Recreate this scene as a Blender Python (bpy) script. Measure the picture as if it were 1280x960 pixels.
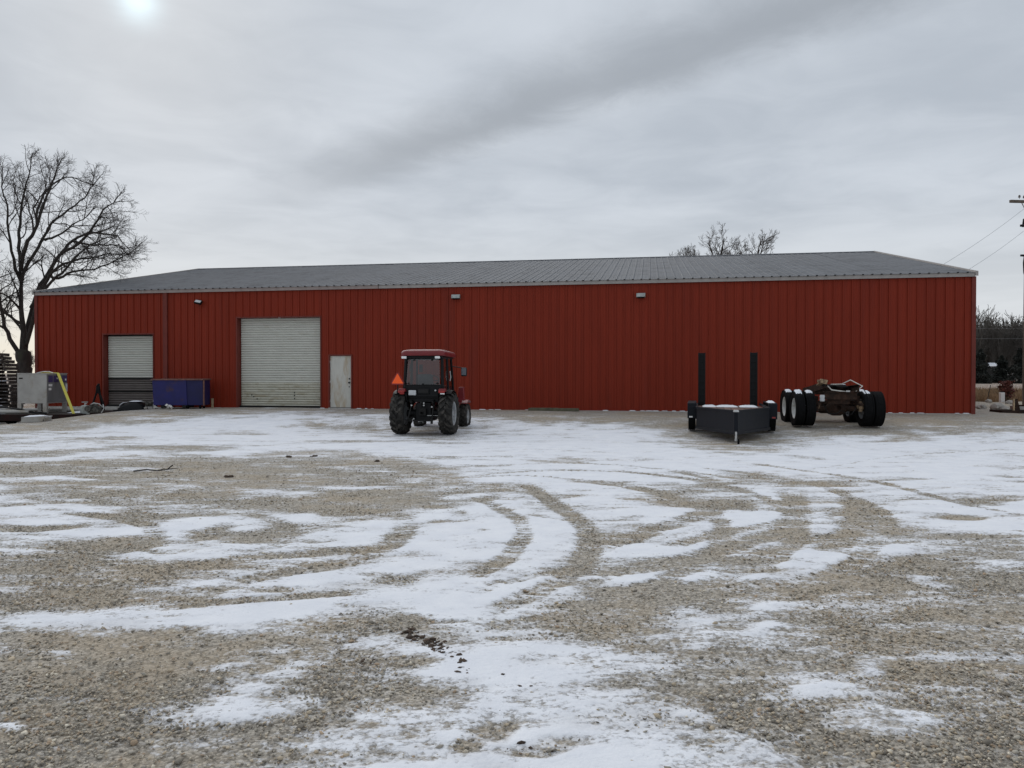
import bpy, math, random
import numpy as np
from mathutils import Vector, Matrix

for o in list(bpy.data.objects):
    bpy.data.objects.remove(o)
sc = bpy.context.scene
COL = sc.collection
R = math.radians
rng = np.random.default_rng(7)

# ------------------------------------------------------------------ camera
CAM_H = 1.65
cam = bpy.data.cameras.new('camera')
cam.sensor_width = 36.0
cam.lens = 967.0 / 1280.0 * 36.0
cam.clip_start = 0.05
cam.clip_end = 8000
cam_o = bpy.data.objects.new('camera', cam)
COL.objects.link(cam_o)
cam_o.location = (0, 0, CAM_H)
cam_o.rotation_euler = (R(90 - 0.71), 0, 0)
sc.camera = cam_o

# ------------------------------------------------------------------ world and sun
SUN = Vector((-0.481, 1.0, 0.479)).normalized()
SUN_EL = math.asin(SUN.z)
SUN_AZ = math.atan2(SUN.x, SUN.y)
world = bpy.data.worlds.new('World')
sc.world = world
world.use_nodes = True
wn = world.node_tree
wn.nodes.clear()


class NT:
    """small helper around a node tree"""
    def __init__(s, nt):
        s.t = nt

    def n(s, kind, **kw):
        nd = s.t.nodes.new(kind)
        ins = kw.pop('ins', {})
        for k, v in kw.items():
            setattr(nd, k, v)
        for k, v in ins.items():
            if hasattr(v, 'is_linked') or isinstance(v, bpy.types.NodeSocket):
                s.t.links.new(v, nd.inputs[k])
            else:
                nd.inputs[k].default_value = v
        return nd

    def m(s, op, a, b=None, c=None, clamp=False):
        ins = {0: a}
        if b is not None:
            ins[1] = b
        if c is not None:
            ins[2] = c
        return s.n('ShaderNodeMath', operation=op, use_clamp=clamp, ins=ins).outputs[0]

    def vm(s, op, a, b=None):
        ins = {0: a}
        if b is not None:
            ins[1] = b
        nd = s.n('ShaderNodeVectorMath', operation=op, ins=ins)
        return nd.outputs['Value'] if op in ('DOT_PRODUCT', 'LENGTH') else nd.outputs[0]

    def smooth(s, v, a, b):
        nd = s.n('ShaderNodeMapRange', interpolation_type='SMOOTHSTEP', ins={0: v, 1: a, 2: b, 3: 0.0, 4: 1.0})
        return nd.outputs[0]

    def mix(s, f, a, b):
        nd = s.n('ShaderNodeMix', data_type='RGBA')
        for idx, v in ((0, f), (6, a), (7, b)):
            if isinstance(v, bpy.types.NodeSocket):
                s.t.links.new(v, nd.inputs[idx])
            else:
                nd.inputs[idx].default_value = v if idx == 0 else (*v[:3], 1)
        return nd.outputs[2]

    def noise(s, vec, scale, detail=3, rough=.55, dist=0.0):
        return s.n('ShaderNodeTexNoise', ins={'Vector': vec, 'Scale': scale, 'Detail': detail, 'Roughness': rough, 'Distortion': dist}).outputs[0]


SKY_STRENGTH = 0.1
w = NT(wn)
tc = w.n('ShaderNodeTexCoord')
d = tc.outputs['Generated']
sep = w.n('ShaderNodeSeparateXYZ', ins={0: d})
zpos = w.m('MAXIMUM', sep.outputs[2], 0.0)
zc = w.m('ADD', zpos, 0.06)
px_ = w.m('DIVIDE', sep.outputs[0], zc)
py_ = w.m('DIVIDE', sep.outputs[1], zc)
P = w.n('ShaderNodeCombineXYZ', ins={0: px_, 1: py_, 2: 0.0}).outputs[0]
nishita = w.n('ShaderNodeTexSky', sky_type='NISHITA', sun_disc=False, sun_elevation=SUN_EL, sun_rotation=SUN_AZ, air_density=1.0, dust_density=2.0, ozone_density=1.0)
# cloud sheet: slow mottling, fine wisps and one long grey roll
n1 = w.noise(P, 0.75, 4, .5, .3)
n2 = w.noise(P, 2.4, 5, .6, .6)
var = w.m('ADD', w.m('MULTIPLY', n1, 0.7), w.m('MULTIPLY', n2, 0.3))
var = w.smooth(var, 0.33, 0.66)
across = w.vm('DOT_PRODUCT', P, (0.686, 0.727, 0.0))
along = w.vm('DOT_PRODUCT', P, (-0.727, 0.686, 0.0))
wob = w.m('MULTIPLY', w.m('SUBTRACT', w.noise(P, 3.4, 6, .7, .6), 0.5), 0.24)
ac = w.m('ADD', across, wob)
roll = w.m('MULTIPLY', w.smooth(ac, 1.46, 1.84), w.m('SUBTRACT', 1.0, w.smooth(ac, 1.84, 2.08)))
roll = w.m('MULTIPLY', roll, w.m('SUBTRACT', 1.0, w.smooth(along, 1.9, 3.5)))
k = 1.0 / SKY_STRENGTH
dark = (0.44 * k, 0.485 * k, 0.545 * k)
lite = (0.585 * k, 0.63 * k, 0.69 * k)
hor = (0.70 * k, 0.72 * k, 0.73 * k)
cloud = w.mix(var, dark, lite)
cloud = w.mix(w.m('MULTIPLY', roll, 0.78), cloud, (0.315 * k, 0.345 * k, 0.385 * k))
lowband = w.m('SUBTRACT', 1.0, w.smooth(sep.outputs[2], 0.02, 0.24))
cloud = w.mix(w.m('MULTIPLY', lowband, 0.75), cloud, hor)
sd = w.vm('DOT_PRODUCT', d, tuple(SUN))
az = w.vm('DOT_PRODUCT', w.vm('NORMALIZE', w.vm('MULTIPLY', d, (1.0, 1.0, 0.0))), tuple(Vector((SUN.x, SUN.y, 0)).normalized()))
warm = w.m('MULTIPLY', w.smooth(az, 0.80, 1.0), w.m('SUBTRACT', 1.0, w.smooth(sep.outputs[2], 0.0, 0.11)))
cloud = w.mix(w.m('MULTIPLY', warm, 0.8), cloud, (0.86 * k, 0.79 * k, 0.64 * k))
glow = w.m('POWER', w.m('MAXIMUM', sd, 0.0), 90.0)
cloud = w.mix(w.m('MULTIPLY', glow, 0.22), cloud, (0.78 * k, 0.79 * k, 0.79 * k))
spot = w.m('MULTIPLY', w.m('POWER', w.m('MAXIMUM', sd, 0.0), 5200.0), w.m('ADD', 0.55, w.m('MULTIPLY', n2, 0.8)), clamp=True)
cloud = w.mix(spot, cloud, (0.84 * k, 1.00 * k, 1.08 * k))
final = w.mix(0.985, nishita.outputs[0], cloud)
bg = w.n('ShaderNodeBackground', ins={'Color': final, 'Strength': SKY_STRENGTH})
wo = w.n('ShaderNodeOutputWorld')
wn.links.new(bg.outputs[0], wo.inputs[0])

sun = bpy.data.lights.new('sun', 'SUN')
sun.energy = 1.5
sun.angle = R(75)
sun.color = (1.0, 0.965, 0.92)
sun_o = bpy.data.objects.new('sun', sun)
COL.objects.link(sun_o)
sun_o.rotation_euler = (-SUN).to_track_quat('-Z', 'Y').to_euler()
sun_o.location = (-30, 60, 40)

sc.view_settings.view_transform = 'Standard'
sc.view_settings.look = 'None'
sc.view_settings.gamma = 1.0
sc.view_settings.use_curve_mapping = False
sc.view_settings.exposure = 0.10


# ------------------------------------------------------------------ mesh helpers
class MB:
    def __init__(s):
        s.v = []
        s.f = []

    def add(s, verts, faces):
        b = len(s.v)
        s.v.extend([tuple(v) for v in verts])
        s.f.extend([tuple(b + i for i in f) for f in faces])
        return s

    def box(s, c, size, rot=None, taper=None):
        hx, hy, hz = size[0] / 2, size[1] / 2, size[2] / 2
        vs = []
        for z in (-1, 1):
            k = 1.0 if (taper is None or z < 0) else taper
            for x, y in ((-1, -1), (1, -1), (1, 1), (-1, 1)):
                vs.append(Vector((x * hx * k, y * hy * k, z * hz)))
        if rot is not None:
            m = rot if isinstance(rot, Matrix) else Matrix.Rotation(rot, 3, 'Z')
            vs = [m @ v for v in vs]
        vs = [v + Vector(c) for v in vs]
        return s.add(vs, [(3, 2, 1, 0), (4, 5, 6, 7), (0, 1, 5, 4), (1, 2, 6, 5), (2, 3, 7, 6), (3, 0, 4, 7)])

    def beam(s, a, b, wd, ht):
        """square bar from a to b, wd wide, ht high"""
        a = Vector(a); b = Vector(b)
        dv = b - a
        L = dv.length
        q = dv.to_track_quat('Y', 'Z').to_matrix()
        return s.box((a + b) / 2, (wd, L, ht), q)

    def tube(s, pts, rad, n=8, cap=True):
        pts = [Vector(p) for p in pts]
        if not hasattr(rad, '__len__'):
            rad = [rad] * len(pts)
        rings = []
        prev = None
        for i, p in enumerate(pts):
            if i == 0:
                t = pts[1] - pts[0]
            elif i == len(pts) - 1:
                t = pts[-1] - pts[-2]
            else:
                t = pts[i + 1] - pts[i - 1]
            t.normalize()
            if prev is None:
                u = t.orthogonal().normalized()
            else:
                u = (prev - t * prev.dot(t))
                u = u.normalized() if u.length > 1e-6 else t.orthogonal().normalized()
            prev = u
            v = t.cross(u)
            rings.append([p + (u * math.cos(2 * math.pi * j / n) + v * math.sin(2 * math.pi * j / n)) * rad[i] for j in range(n)])
        vs = [v for r in rings for v in r]
        fs = []
        for i in range(len(pts) - 1):
            for j in range(n):
                fs.append((i * n + j, i * n + (j + 1) % n, (i + 1) * n + (j + 1) % n, (i + 1) * n + j))
        if cap:
            fs.append(tuple(reversed(range(n))))
            fs.append(tuple((len(pts) - 1) * n + j for j in range(n)))
        return s.add(vs, fs)

    def lathe(s, prof, n=32, axis='X', c=(0, 0, 0)):
        """prof: list of (axial, radius)"""
        vs = []
        c = Vector(c)
        for a, r in prof:
            for j in range(n):
                t = 2 * math.pi * j / n
                x, y = r * math.cos(t), r * math.sin(t)
                if axis == 'X':
                    vs.append(c + Vector((a, x, y)))
                elif axis == 'Y':
                    vs.append(c + Vector((y, a, x)))
                else:
                    vs.append(c + Vector((x, y, a)))
        fs = []
        for i in range(len(prof) - 1):
            for j in range(n):
                fs.append((i * n + j, i * n + (j + 1) % n, (i + 1) * n + (j + 1) % n, (i + 1) * n + j))
        return s.add(vs, fs)

    def prism(s, poly, a, b):
        """poly in local 2D (list of Vector3 makers): poly = list of 3D points at side a, shifted by b vector"""
        n = len(poly)
        b = Vector(b)
        p0 = [Vector(p) + Vector(a) for p in poly]
        vs = p0 + [p + b for p in p0]
        fs = [tuple(reversed(range(n))), tuple(range(n, 2 * n))]
        for i in range(n):
            fs.append((i, (i + 1) % n, n + (i + 1) % n, n + i))
        return s.add(vs, fs)

    def mesh(s, name, smooth=True):
        me = bpy.data.meshes.new(name)
        me.from_pydata(s.v, [], s.f)
        me.validate()
        import bmesh
        bm = bmesh.new(); bm.from_mesh(me)
        bmesh.ops.recalc_face_normals(bm, faces=bm.faces)
        bm.to_mesh(me); bm.free()
        if smooth:
            me.shade_smooth()
            me.set_sharp_from_angle(angle=R(38))
        return me

    def build(s, name, mat, parent=None, bevel=0.0, smooth=True):
        return link(name, s.mesh(name, smooth), mat, parent, bevel)


def link(name, me, mat, parent=None, bevel=0.0):
    o = bpy.data.objects.new(name, me)
    COL.objects.link(o)
    if mat is not None and len(me.materials) == 0:
        me.materials.append(mat)
    if parent is not None:
        o.parent = parent
    if bevel > 0:
        b = o.modifiers.new('edge', 'BEVEL')
        b.width = bevel
        b.segments = 2
        b.limit_method = 'ANGLE'
        b.angle_limit = R(40)
    return o


def tag(o, label=None, cat=None, group=None, kind=None):
    if label: o['label'] = label
    if cat: o['category'] = cat
    if group: o['group'] = group
    if kind: o['kind'] = kind
    return o


def thing(name, label, cat, loc, rz=0, group=None):
    o = bpy.data.objects.new(name, None)
    o.empty_display_size = 0.2
    COL.objects.link(o)
    o.location = loc
    o.rotation_euler = (0, 0, rz)
    return tag(o, label, cat, group)


def np_mesh(name, verts, faces, k):
    """verts (N,3), faces (M,k) numpy -> mesh"""
    me = bpy.data.meshes.new(name)
    me.vertices.add(len(verts))
    me.vertices.foreach_set('co', np.ascontiguousarray(verts, dtype=np.float32).ravel())
    m = len(faces)
    me.loops.add(m * k)
    me.loops.foreach_set('vertex_index', np.ascontiguousarray(faces, dtype=np.int32).ravel())
    me.polygons.add(m)
    me.polygons.foreach_set('loop_start', np.arange(0, m * k, k, dtype=np.int32))
    me.polygons.foreach_set('loop_total', np.full(m, k, dtype=np.int32))
    me.update(calc_edges=True)
    return me


# ------------------------------------------------------------------ materials
MATS = {}


def mat(name, rgb, rough=.6, metal=0.0, var=.18, scale=6.0, bump=0.0, bscale=None, dirt=None, damt=0.5, dscale=3.0, rnd=0.0, spec=0.5, stretch=None):
    if name in MATS:
        return MATS[name]
    m = bpy.data.materials.new(name)
    m.use_nodes = True
    t = NT(m.node_tree)
    bs = m.node_tree.nodes['Principled BSDF']
    tcn = t.n('ShaderNodeTexCoord')
    oi = t.n('ShaderNodeObjectInfo')
    off = t.n('ShaderNodeCombineXYZ', ins={0: t.m('MULTIPLY', oi.outputs['Random'], 37.0), 1: t.m('MULTIPLY', oi.outputs['Random'], 11.0), 2: 0.0}).outputs[0]
    vec = t.vm('ADD', tcn.outputs['Object'], off)
    if stretch:
        vec = t.vm('MULTIPLY', vec, stretch)
    nz = t.noise(vec, scale, 5, .6)
    c0 = tuple(max(0, x * (1 - var)) for x in rgb)
    c1 = tuple(x * (1 + var) for x in rgb)
    colr = t.mix(t.smooth(nz, .3, .7), c0, c1)
    if dirt:
        nd = t.noise(vec, dscale, 6, .65, .4)
        f = t.smooth(nd, 0.62 - 0.35 * damt, 0.80 - 0.35 * damt)
        colr = t.mix(t.m('MULTIPLY', f, 0.85), colr, dirt)
    if rnd:
        hs = t.n('ShaderNodeHueSaturation', ins={'Color': colr, 'Value': t.m('ADD', 1 - rnd, t.m('MULTIPLY', oi.outputs['Random'], 2 * rnd))})
        colr = hs.outputs[0]
    m.node_tree.links.new(colr, bs.inputs['Base Color'])
    rv = t.m('ADD', rough - .08, t.m('MULTIPLY', nz, .16))
    m.node_tree.links.new(rv, bs.inputs['Roughness'])
    bs.inputs['Metallic'].default_value = metal
    bs.inputs['Specular IOR Level'].default_value = spec
    if bump:
        b = t.n('ShaderNodeBump', ins={'Strength': min(1.0, bump * 10), 'Distance': bump, 'Height': t.noise(vec, bscale or scale * 4, 4, .6)})
        m.node_tree.links.new(b.outputs[0], bs.inputs['Normal'])
    MATS[name] = m
    return m


def glass_mat(name, tint, refl=.12):
    m = bpy.data.materials.new(name)
    m.use_nodes = True
    nt = m.node_tree
    nt.nodes.clear()
    t = NT(nt)
    tr = t.n('ShaderNodeBsdfTransparent', ins={'Color': (*tint, 1)})
    gl = t.n('ShaderNodeBsdfGlossy', ins={'Color': (1, 1, 1, 1), 'Roughness': .03})
    fr = t.n('ShaderNodeFresnel', ins={'IOR': 1.5})
    mx = t.n('ShaderNodeMixShader', ins={0: t.m('ADD', t.m('MULTIPLY', fr.outputs[0], .8), refl * .3), 1: tr.outputs[0], 2: gl.outputs[0]})
    out = t.n('ShaderNodeOutputMaterial')
    nt.links.new(mx.outputs[0], out.inputs[0])
    return m


RED_WALL = mat('red_wall_paint', (0.218, 0.0285, 0.0135), .5, 0, .06, 1.5, rnd=.035, dirt=(0.19, 0.029, 0.017), damt=.25, dscale=.5, spec=.12, stretch=(2.5, 2.5, .35), bump=.004, bscale=1.6)
RED_TRIM = mat('red_trim_paint', (0.16, 0.034, 0.025), .5, 0, .1, 3, spec=.2)
ROOF = mat('galvanised_roof', (0.132, 0.138, 0.150), .65, 0, .12, 1.2, rnd=.05, spec=.15, dirt=(0.085, 0.089, 0.097), damt=.4, dscale=.9)
FASCIA = mat('pale_fascia', (0.33, 0.305, 0.285), .55, 0, .1, 3)
FASCIA2 = mat('dusty_pink_fascia', (0.30, 0.245, 0.225), .6, 0, .12, 3)
CONCRETE = mat('concrete', (0.42, 0.41, 0.39), .85, 0, .2, 7, bump=.004)
SLAT = mat('door_slat_paint', (0.56, 0.56, 0.505), .5, 0, .05, 2.0, dirt=(0.50, 0.48, 0.41), damt=.2, dscale=1.3, rnd=.02, spec=.3)
SLAT_DIRTY = mat('door_slat_stained', (0.51, 0.50, 0.42), .6, 0, .06, 2.0, dirt=(0.36, 0.32, 0.23), damt=.42, dscale=1.6, rnd=.03, spec=.3)
SLAT_BROWN = mat('door_slat_brown', (0.115, 0.098, 0.09), .65, 0, .12, 3.0, rnd=.05)
DOORWHITE = mat('door_white_paint', (0.53, 0.52, 0.47), .55, 0, .07, 3, dirt=(0.40, 0.31, 0.20), damt=.42, dscale=1.6, stretch=(2.2, 2.2, .6))
BLACKM = mat('black_metal', (0.0045, 0.0048, 0.0055), .45, 0, .3, 9, spec=.2)
DARK = mat('dark_iron', (0.014, 0.0135, 0.013), .6, 0, .35, 9, bump=.002, spec=.2)
RUBBER = mat('tyre_rubber', (0.028, 0.0268, 0.025), .85, 0, .3, 10, dirt=(0.085, 0.077, 0.068), damt=.45, dscale=7, bump=.003, spec=.12)
RUBBER_CLEAN = mat('tyre_rubber_dark', (0.0055, 0.0055, 0.006), .8, 0, .3, 10, bump=.002, spec=.12)
RIMGREY = mat('rim_grey', (0.36, 0.37, 0.38), .45, .1, .15, 10, dirt=(0.16, 0.14, 0.12), damt=.3)
RIMWHITE = mat('rim_white', (0.62, 0.62, 0.60), .5, 0, .1, 10, dirt=(0.35, 0.28, 0.20), damt=.25)
TRED = mat('tractor_red', (0.165, 0.010, 0.013), .4, 0, .1, 6)
ORANGE = mat('sign_orange', (1.0, 0.115, 0.008), .55, 0, .03, 9)
SIGNRED = mat('sign_dark_red', (0.22, 0.012, 0.01), .4, 0, .1, 9)
LAMPW = mat('lamp_white', (0.75, 0.75, 0.74), .3, 0, .05, 9)
LAMPR = mat('lamp_red', (0.30, 0.015, 0.012), .3, 0, .1, 9)
LGREY = mat('light_grey_plastic', (0.50, 0.51, 0.52), .5, 0, .1, 9)
NAVY = mat('navy_trailer_paint', (0.0040, 0.0058, 0.0105), .5, 0, .2, 5, dirt=(0.010, 0.0105, 0.0125), damt=.2, dscale=4, spec=.2)
PLANKW = mat('weathered_plank', (0.15, 0.09, 0.07), .8, 0, .3, 8, bump=.003, rnd=.2, stretch=(1, .15, 1))
SNOWM = mat('snow_cap', (0.80, 0.82, 0.86), .85, 0, .05, 20, bump=.01, bscale=25)
RUST = mat('rusty_steel', (0.044, 0.025, 0.018), .85, 0, .4, 10, dirt=(0.024, 0.017, 0.014), damt=.55, dscale=8, bump=.003, spec=.15)
TAN = mat('tan_steel', (0.27, 0.19, 0.11), .75, 0, .3, 12, dirt=(0.09, 0.05, 0.03), damt=.5, dscale=9)
HOSE = mat('pale_hose', (0.60, 0.58, 0.53), .6, 0, .1, 10)
ZINC = mat('zinc_steel', (0.48, 0.48, 0.47), .4, .4, .15, 10)
STEELBOX = mat('dull_stainless', (0.34, 0.33, 0.31), .45, .25, .14, 1.6, dirt=(0.27, 0.24, 0.20), damt=.35, dscale=2)
STEELDARK = mat('grey_steel_front', (0.15, 0.145, 0.145), .5, .1, .15, 3)
PURPLE = mat('purple_plate', (0.045, 0.03, 0.10), .5, 0, .2, 8)
STICKER = mat('sticker_white', (0.62, 0.60, 0.58), .6, 0, .05, 8)
YELLOW = mat('yellow_webbing', (0.62, 0.56, 0.10), .75, 0, .1, 20)
MAROON = mat('maroon_frame', (0.022, 0.007, 0.006), .7, 0, .3, 6, dirt=(0.010, 0.008, 0.0075), damt=.5, spec=.15)
BLUE = mat('blue_dumpster_paint', (0.014, 0.014, 0.115), .6, 0, .15, 3, dirt=(0.06, 0.03, 0.04), damt=.22, dscale=2.3)
BLUE2 = mat('deep_blue_dumpster', (0.008, 0.008, 0.07), .6, 0, .15, 3)  # deeper blue for the right-hand section of the dumpster
RUSTRIM = mat('rusty_rim', (0.16, 0.075, 0.06), .8, 0, .3, 6)
PROPANE = mat('propane_grey', (0.34, 0.37, 0.355), .55, 0, .2, 8, dirt=(0.17, 0.15, 0.12), damt=.3)
IRONMIX = mat('greasy_casting', (0.07, 0.066, 0.058), .7, .2, .6, 18, bump=.006)
PALLETW = mat('grey_pallet_wood', (0.05, 0.041, 0.035), .85, 0, .4, 10, bump=.004, rnd=.3, stretch=(.25, 1, 1))
BARK = mat('bark', (0.036, 0.031, 0.027), .9, 0, .35, 7, bump=.02, bscale=20, stretch=(1, 1, .35), dirt=(0.05, 0.055, 0.035), damt=.25)
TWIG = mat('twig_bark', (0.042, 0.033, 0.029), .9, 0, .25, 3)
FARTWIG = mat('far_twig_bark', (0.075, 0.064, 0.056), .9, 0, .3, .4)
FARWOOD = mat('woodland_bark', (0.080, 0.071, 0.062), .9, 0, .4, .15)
CEDAR = mat('cedar_foliage', (0.010, 0.013, 0.009), .85, 0, .5, 1.2, rnd=.2)
POLEW = mat('pole_wood', (0.11, 0.085, 0.065), .85, 0, .3, 6, stretch=(1, 1, .1), bump=.006)
PORCELAIN = mat('porcelain', (0.15, 0.13, 0.12), .35, 0, .2, 8)
TRANSF = mat('transformer_grey', (0.40, 0.42, 0.42), .45, 0, .1, 8)
WIRE = mat('wire_alloy', (0.42, 0.43, 0.44), .5, 0, .1, 4)
GREENPL = mat('mossy_plank', (0.10, 0.095, 0.062), .9, 0, .3, 6, bump=.004)
WOODP = mat('pale_wood', (0.36, 0.27, 0.17), .8, 0, .25, 10)
ROCKM = mat('pale_rock', (0.34, 0.32, 0.29), .9, 0, .3, 6, bump=.02)
WEEDRED = mat('rusty_leaf', (0.12, 0.035, 0.025), .85, 0, .4, 5)
STRAW = mat('dry_straw', (0.20, 0.125, 0.065), .9, 0, .45, .8)
CLODM = mat('wet_clod', (0.085, 0.06, 0.045), .95, 0, .3, 30, bump=.01)
SEATM = mat('cab_seat', (0.05, 0.05, 0.055), .8, 0, .2, 9)
CABGLASS = glass_mat('cab_glass', (0.62, 0.66, 0.66))
MIRRORM = mat('mirror_face', (0.10, 0.11, 0.13), .15, .9, .05, 4)

# ------------------------------------------------------------------ the lie of the land
ANG = R(10.0)
L0 = np.array([-19.95, 32.474])          # left front corner of the building
UX = np.array([math.cos(ANG), -math.sin(ANG)])
NX = np.array([math.sin(ANG), math.cos(ANG)])
BLEN, BDEP = 36.13, 24.0
BASE_Z = 0.31


def sstep(a, b, x):
    t = np.clip((x - a) / (b - a), 0, 1)
    return t * t * (3 - 2 * t)


def lattice(ix, iy, seed):
    h = (ix.astype(np.int64) * 374761393 + iy.astype(np.int64) * 668265263 + seed * 982451653) & 0x7fffffff
    h = ((h ^ (h >> 13)) * 1274126177) & 0x7fffffff
    h = h ^ (h >> 16)
    return (h & 0xffff) / 65535.0


def vnoise(x, y, seed=0):
    ix = np.floor(x); iy = np.floor(y)
    fx = x - ix; fy = y - iy
    fx = fx * fx * (3 - 2 * fx); fy = fy * fy * (3 - 2 * fy)
    a = lattice(ix, iy, seed); b = lattice(ix + 1, iy, seed)
    c = lattice(ix, iy + 1, seed); e = lattice(ix + 1, iy + 1, seed)
    return (a * (1 - fx) + b * fx) * (1 - fy) + (c * (1 - fx) + e * fx) * fy


def fbm(x, y, oct=4, seed=0):
    s = 0; a = .5; t = 0
    for i in range(oct):
        s = s + a * vnoise(x * 2 ** i + 17.3 * i, y * 2 ** i - 9.1 * i, seed + i)
        t += a; a *= .5
    return s / t


def H(x, y):
    x = np.asarray(x, float); y = np.asarray(y, float)
    dx = x - L0[0]; dy = y - L0[1]
    dist = -(dx * NX[0] + dy * NX[1])
    s = dx * UX[0] + dy * UX[1]
    side = sstep(2.0, 7.0, s) * (1 - .75 * sstep(BLEN, BLEN + 8, s))
    z = BASE_Z * sstep(9.0, 2.2, dist) * side * (1 - sstep(24, 40, -dist))
    z = z - 0.24 * sstep(6.0, 2.4, s) * sstep(8.0, 5.4, dist) * sstep(-20, -6, dist)
    z = z + 0.10 * (fbm(x * .13, y * .13, 3, 5) - .5) * sstep(60, 30, np.hypot(x, y))
    z = z + 0.35 * sstep(17.5, 20, x) * sstep(29, 33, y) * sstep(42, 36, y) * sstep(32, 26, x) * fbm(x * .5, y * .5, 3, 9)
    return z


def Hs(x, y):
    return float(H(np.array([x]), np.array([y]))[0])


# snow laid over the yard: outlines surveyed on the ground (px, py are survey marks turned into metres)
def gp(px, py):
    Y = 967.0 * CAM_H / (py - 468.0)
    if Y > 15:
        for _ in range(25):
            z = Hs((px - 640.0) / 967.0 * Y, Y)
            Y = .5 * Y + .5 * 967.0 * (CAM_H - z) / (py - 468.0)
            Y = min(Y, 60.0)
    return ((px - 640.0) / 967.0 * Y, Y)


POLYS = [
 (.95, [(100,560),(110,534),(250,522),(300,517),(480,520),(640,527),(860,535),(1000,540),(1120,545),(1300,535),(1300,640),(1060,608),(960,590),(900,600),(860,620),(700,632),(600,622),(560,578),(400,562),(250,570)]),
 (.74, [(-60,550),(120,532),(300,560),(250,575),(-60,590)]),
 (0.0, [(570,505),(1330,505),(1330,527),(1130,538),(1000,537),(860,530),(640,523.5),(570,519)]),
 (.12, [(200,500),(560,505),(572,518),(480,516),(300,515),(120,532),(-60,548),(-60,525),(100,515)]),
 (.05, [(842,533),(995,530),(990,552),(955,563),(885,561),(850,550)]),
 (.04, [(970,515),(1130,512),(1180,530),(1100,546),(990,541)]),
 (.30, [(485,538),(590,531),(600,545),(560,554),(480,550)]),
 (.17, [(-60,582),(160,576),(360,568),(540,574),(566,590),(548,615),(512,645),(440,662),(330,648),(200,633),(80,622),(-60,615)]),
 (.86, [(-60,632),(200,638),(320,655),(430,658),(490,665),(470,690),(250,690),(100,703),(-60,690)]),
 (.84, [(490,665),(560,640),(690,632),(725,690),(640,740),(600,765),(480,720),(440,700)]),
 (.16, [(-60,712),(80,704),(150,715),(240,735),(150,750),(-60,768)]),
 (.80, [(-60,775),(120,757),(260,732),(420,708),(560,700),(610,760),(480,765),(330,786),(180,779),(-60,800)]),
 (.14, [(-80,802),(150,790),(330,788),(480,756),(580,748),(560,772),(460,795),(300,868),(240,890),(330,900),(250,990),(-80,990)]),
 (.80, [(240,888),(330,845),(450,800),(560,776),(690,800),(850,828),(830,843),(640,858),(560,868),(400,864),(300,892)]),
 (.03, [(235,930),(330,895),(430,868),(530,869),(525,890),(400,905),(300,945)]),
 (.30, [(560,870),(640,860),(760,848),(880,835),(870,862),(740,872),(620,882)]),
 (.74, [(290,990),(420,912),(540,892),(700,880),(860,880),(960,925),(1010,990)]),
 (.17, [(860,612),(960,592),(1060,610),(1130,625),(1150,655),(1340,690),(1340,990),(1230,960),(1100,882),(960,872),(880,842),(760,815),(690,775),(720,745),(830,722),(760,702),(740,682),(820,652)]),
 (.66, [(745,684),(830,645),(940,600),(1060,612),(1140,640),(1160,690),(1080,735),(960,745),(830,738),(760,706)]),
 (.55, [(985,915),(1060,880),(1150,920),(1250,975),(1260,990),(1000,990)]),
 (.75, [(845,770),(930,752),(1000,775),(985,800),(920,805),(860,800)]),
 (.85, [(1070,620),(1180,612),(1340,640),(1340,685),(1200,668),(1100,650)]),
 (.45, [(1180,665),(1340,680),(1340,700),(1200,690)]),
 (.20, [(380,528),(470,526),(500,534),(420,540)]),
]
BLOBS = [  # px, py, rx, ry, value
 (130,682,45,11,.05),(330,667,45,10,.10),(60,662,45,3.5,.2),(180,644,65,5,.25),(255,664,30,7,.15),(400,672,30,5,.4),
 (980,661,30,8,.95),(920,649,26,7,.95),(960,622,26,8,.95),(1012,615,24,4,.9),(960,697,20,8,.95),(1010,712,30,12,.9),(1062,705,36,10,.95),
 (1120,694,42,8,.95),(815,691,105,9,.92),(790,722,40,9,.85),(895,717,65,18,.85),(830,642,60,7,.9),(1030,672,40,5,.85),(1150,636,85,9,.95),
 (1215,660,60,8,.9),(1110,846,22,8,.75),(1065,880,55,11,.65),(1100,903,40,14,.78),(1195,738,16,7,.55),(930,715,35,9,.05),(905,775,30,14,.05),
 (1010,740,60,10,.5),(1060,770,60,14,.35),(1230,900,40,12,.3),(1000,800,50,10,.35),(1150,790,60,14,.25),
 (120,610,110,5,.55),(60,598,70,4,.6),(250,600,60,3,.45),(330,617,50,3,.5),(170,588,60,3,.5),(470,588,40,3,.5),(420,612,50,2.5,.6),
 (200,560,70,4,.2),(60,566,60,4,.2),(330,573,45,3,.35),(60,820,14,6,.6),(125,840,18,6,.5),(15,905,22,9,.5),(60,790,120,4,.6),(90,866,30,6,.4),
 (190,885,45,7,.4),(280,838,26,5,.6),(100,950,60,10,.3),(590,915,28,9,.1),(655,935,60,10,.15),(560,925,16,10,.3),(700,800,50,8,.3),(760,780,45,18,.0),
 (430,640,40,6,.0),(1190,650,30,4,.2),(1240,630,40,4,.25),(1050,600,60,3,.3),(1130,600,60,2.5,.5),(760,604,50,2.5,.4),(690,576,40,2.5,.5),(1000,572,30,2,.5),
 (240,572,40,3,.25),(130,548,50,2.5,.3),(300,542,40,2,.4),(420,552,40,2,.5),(780,862,60,6,.35),(330,735,60,4,.45),(560,700,30,6,.35),(505,720,40,5,.45),(590,668,20,3,.2)]
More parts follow.
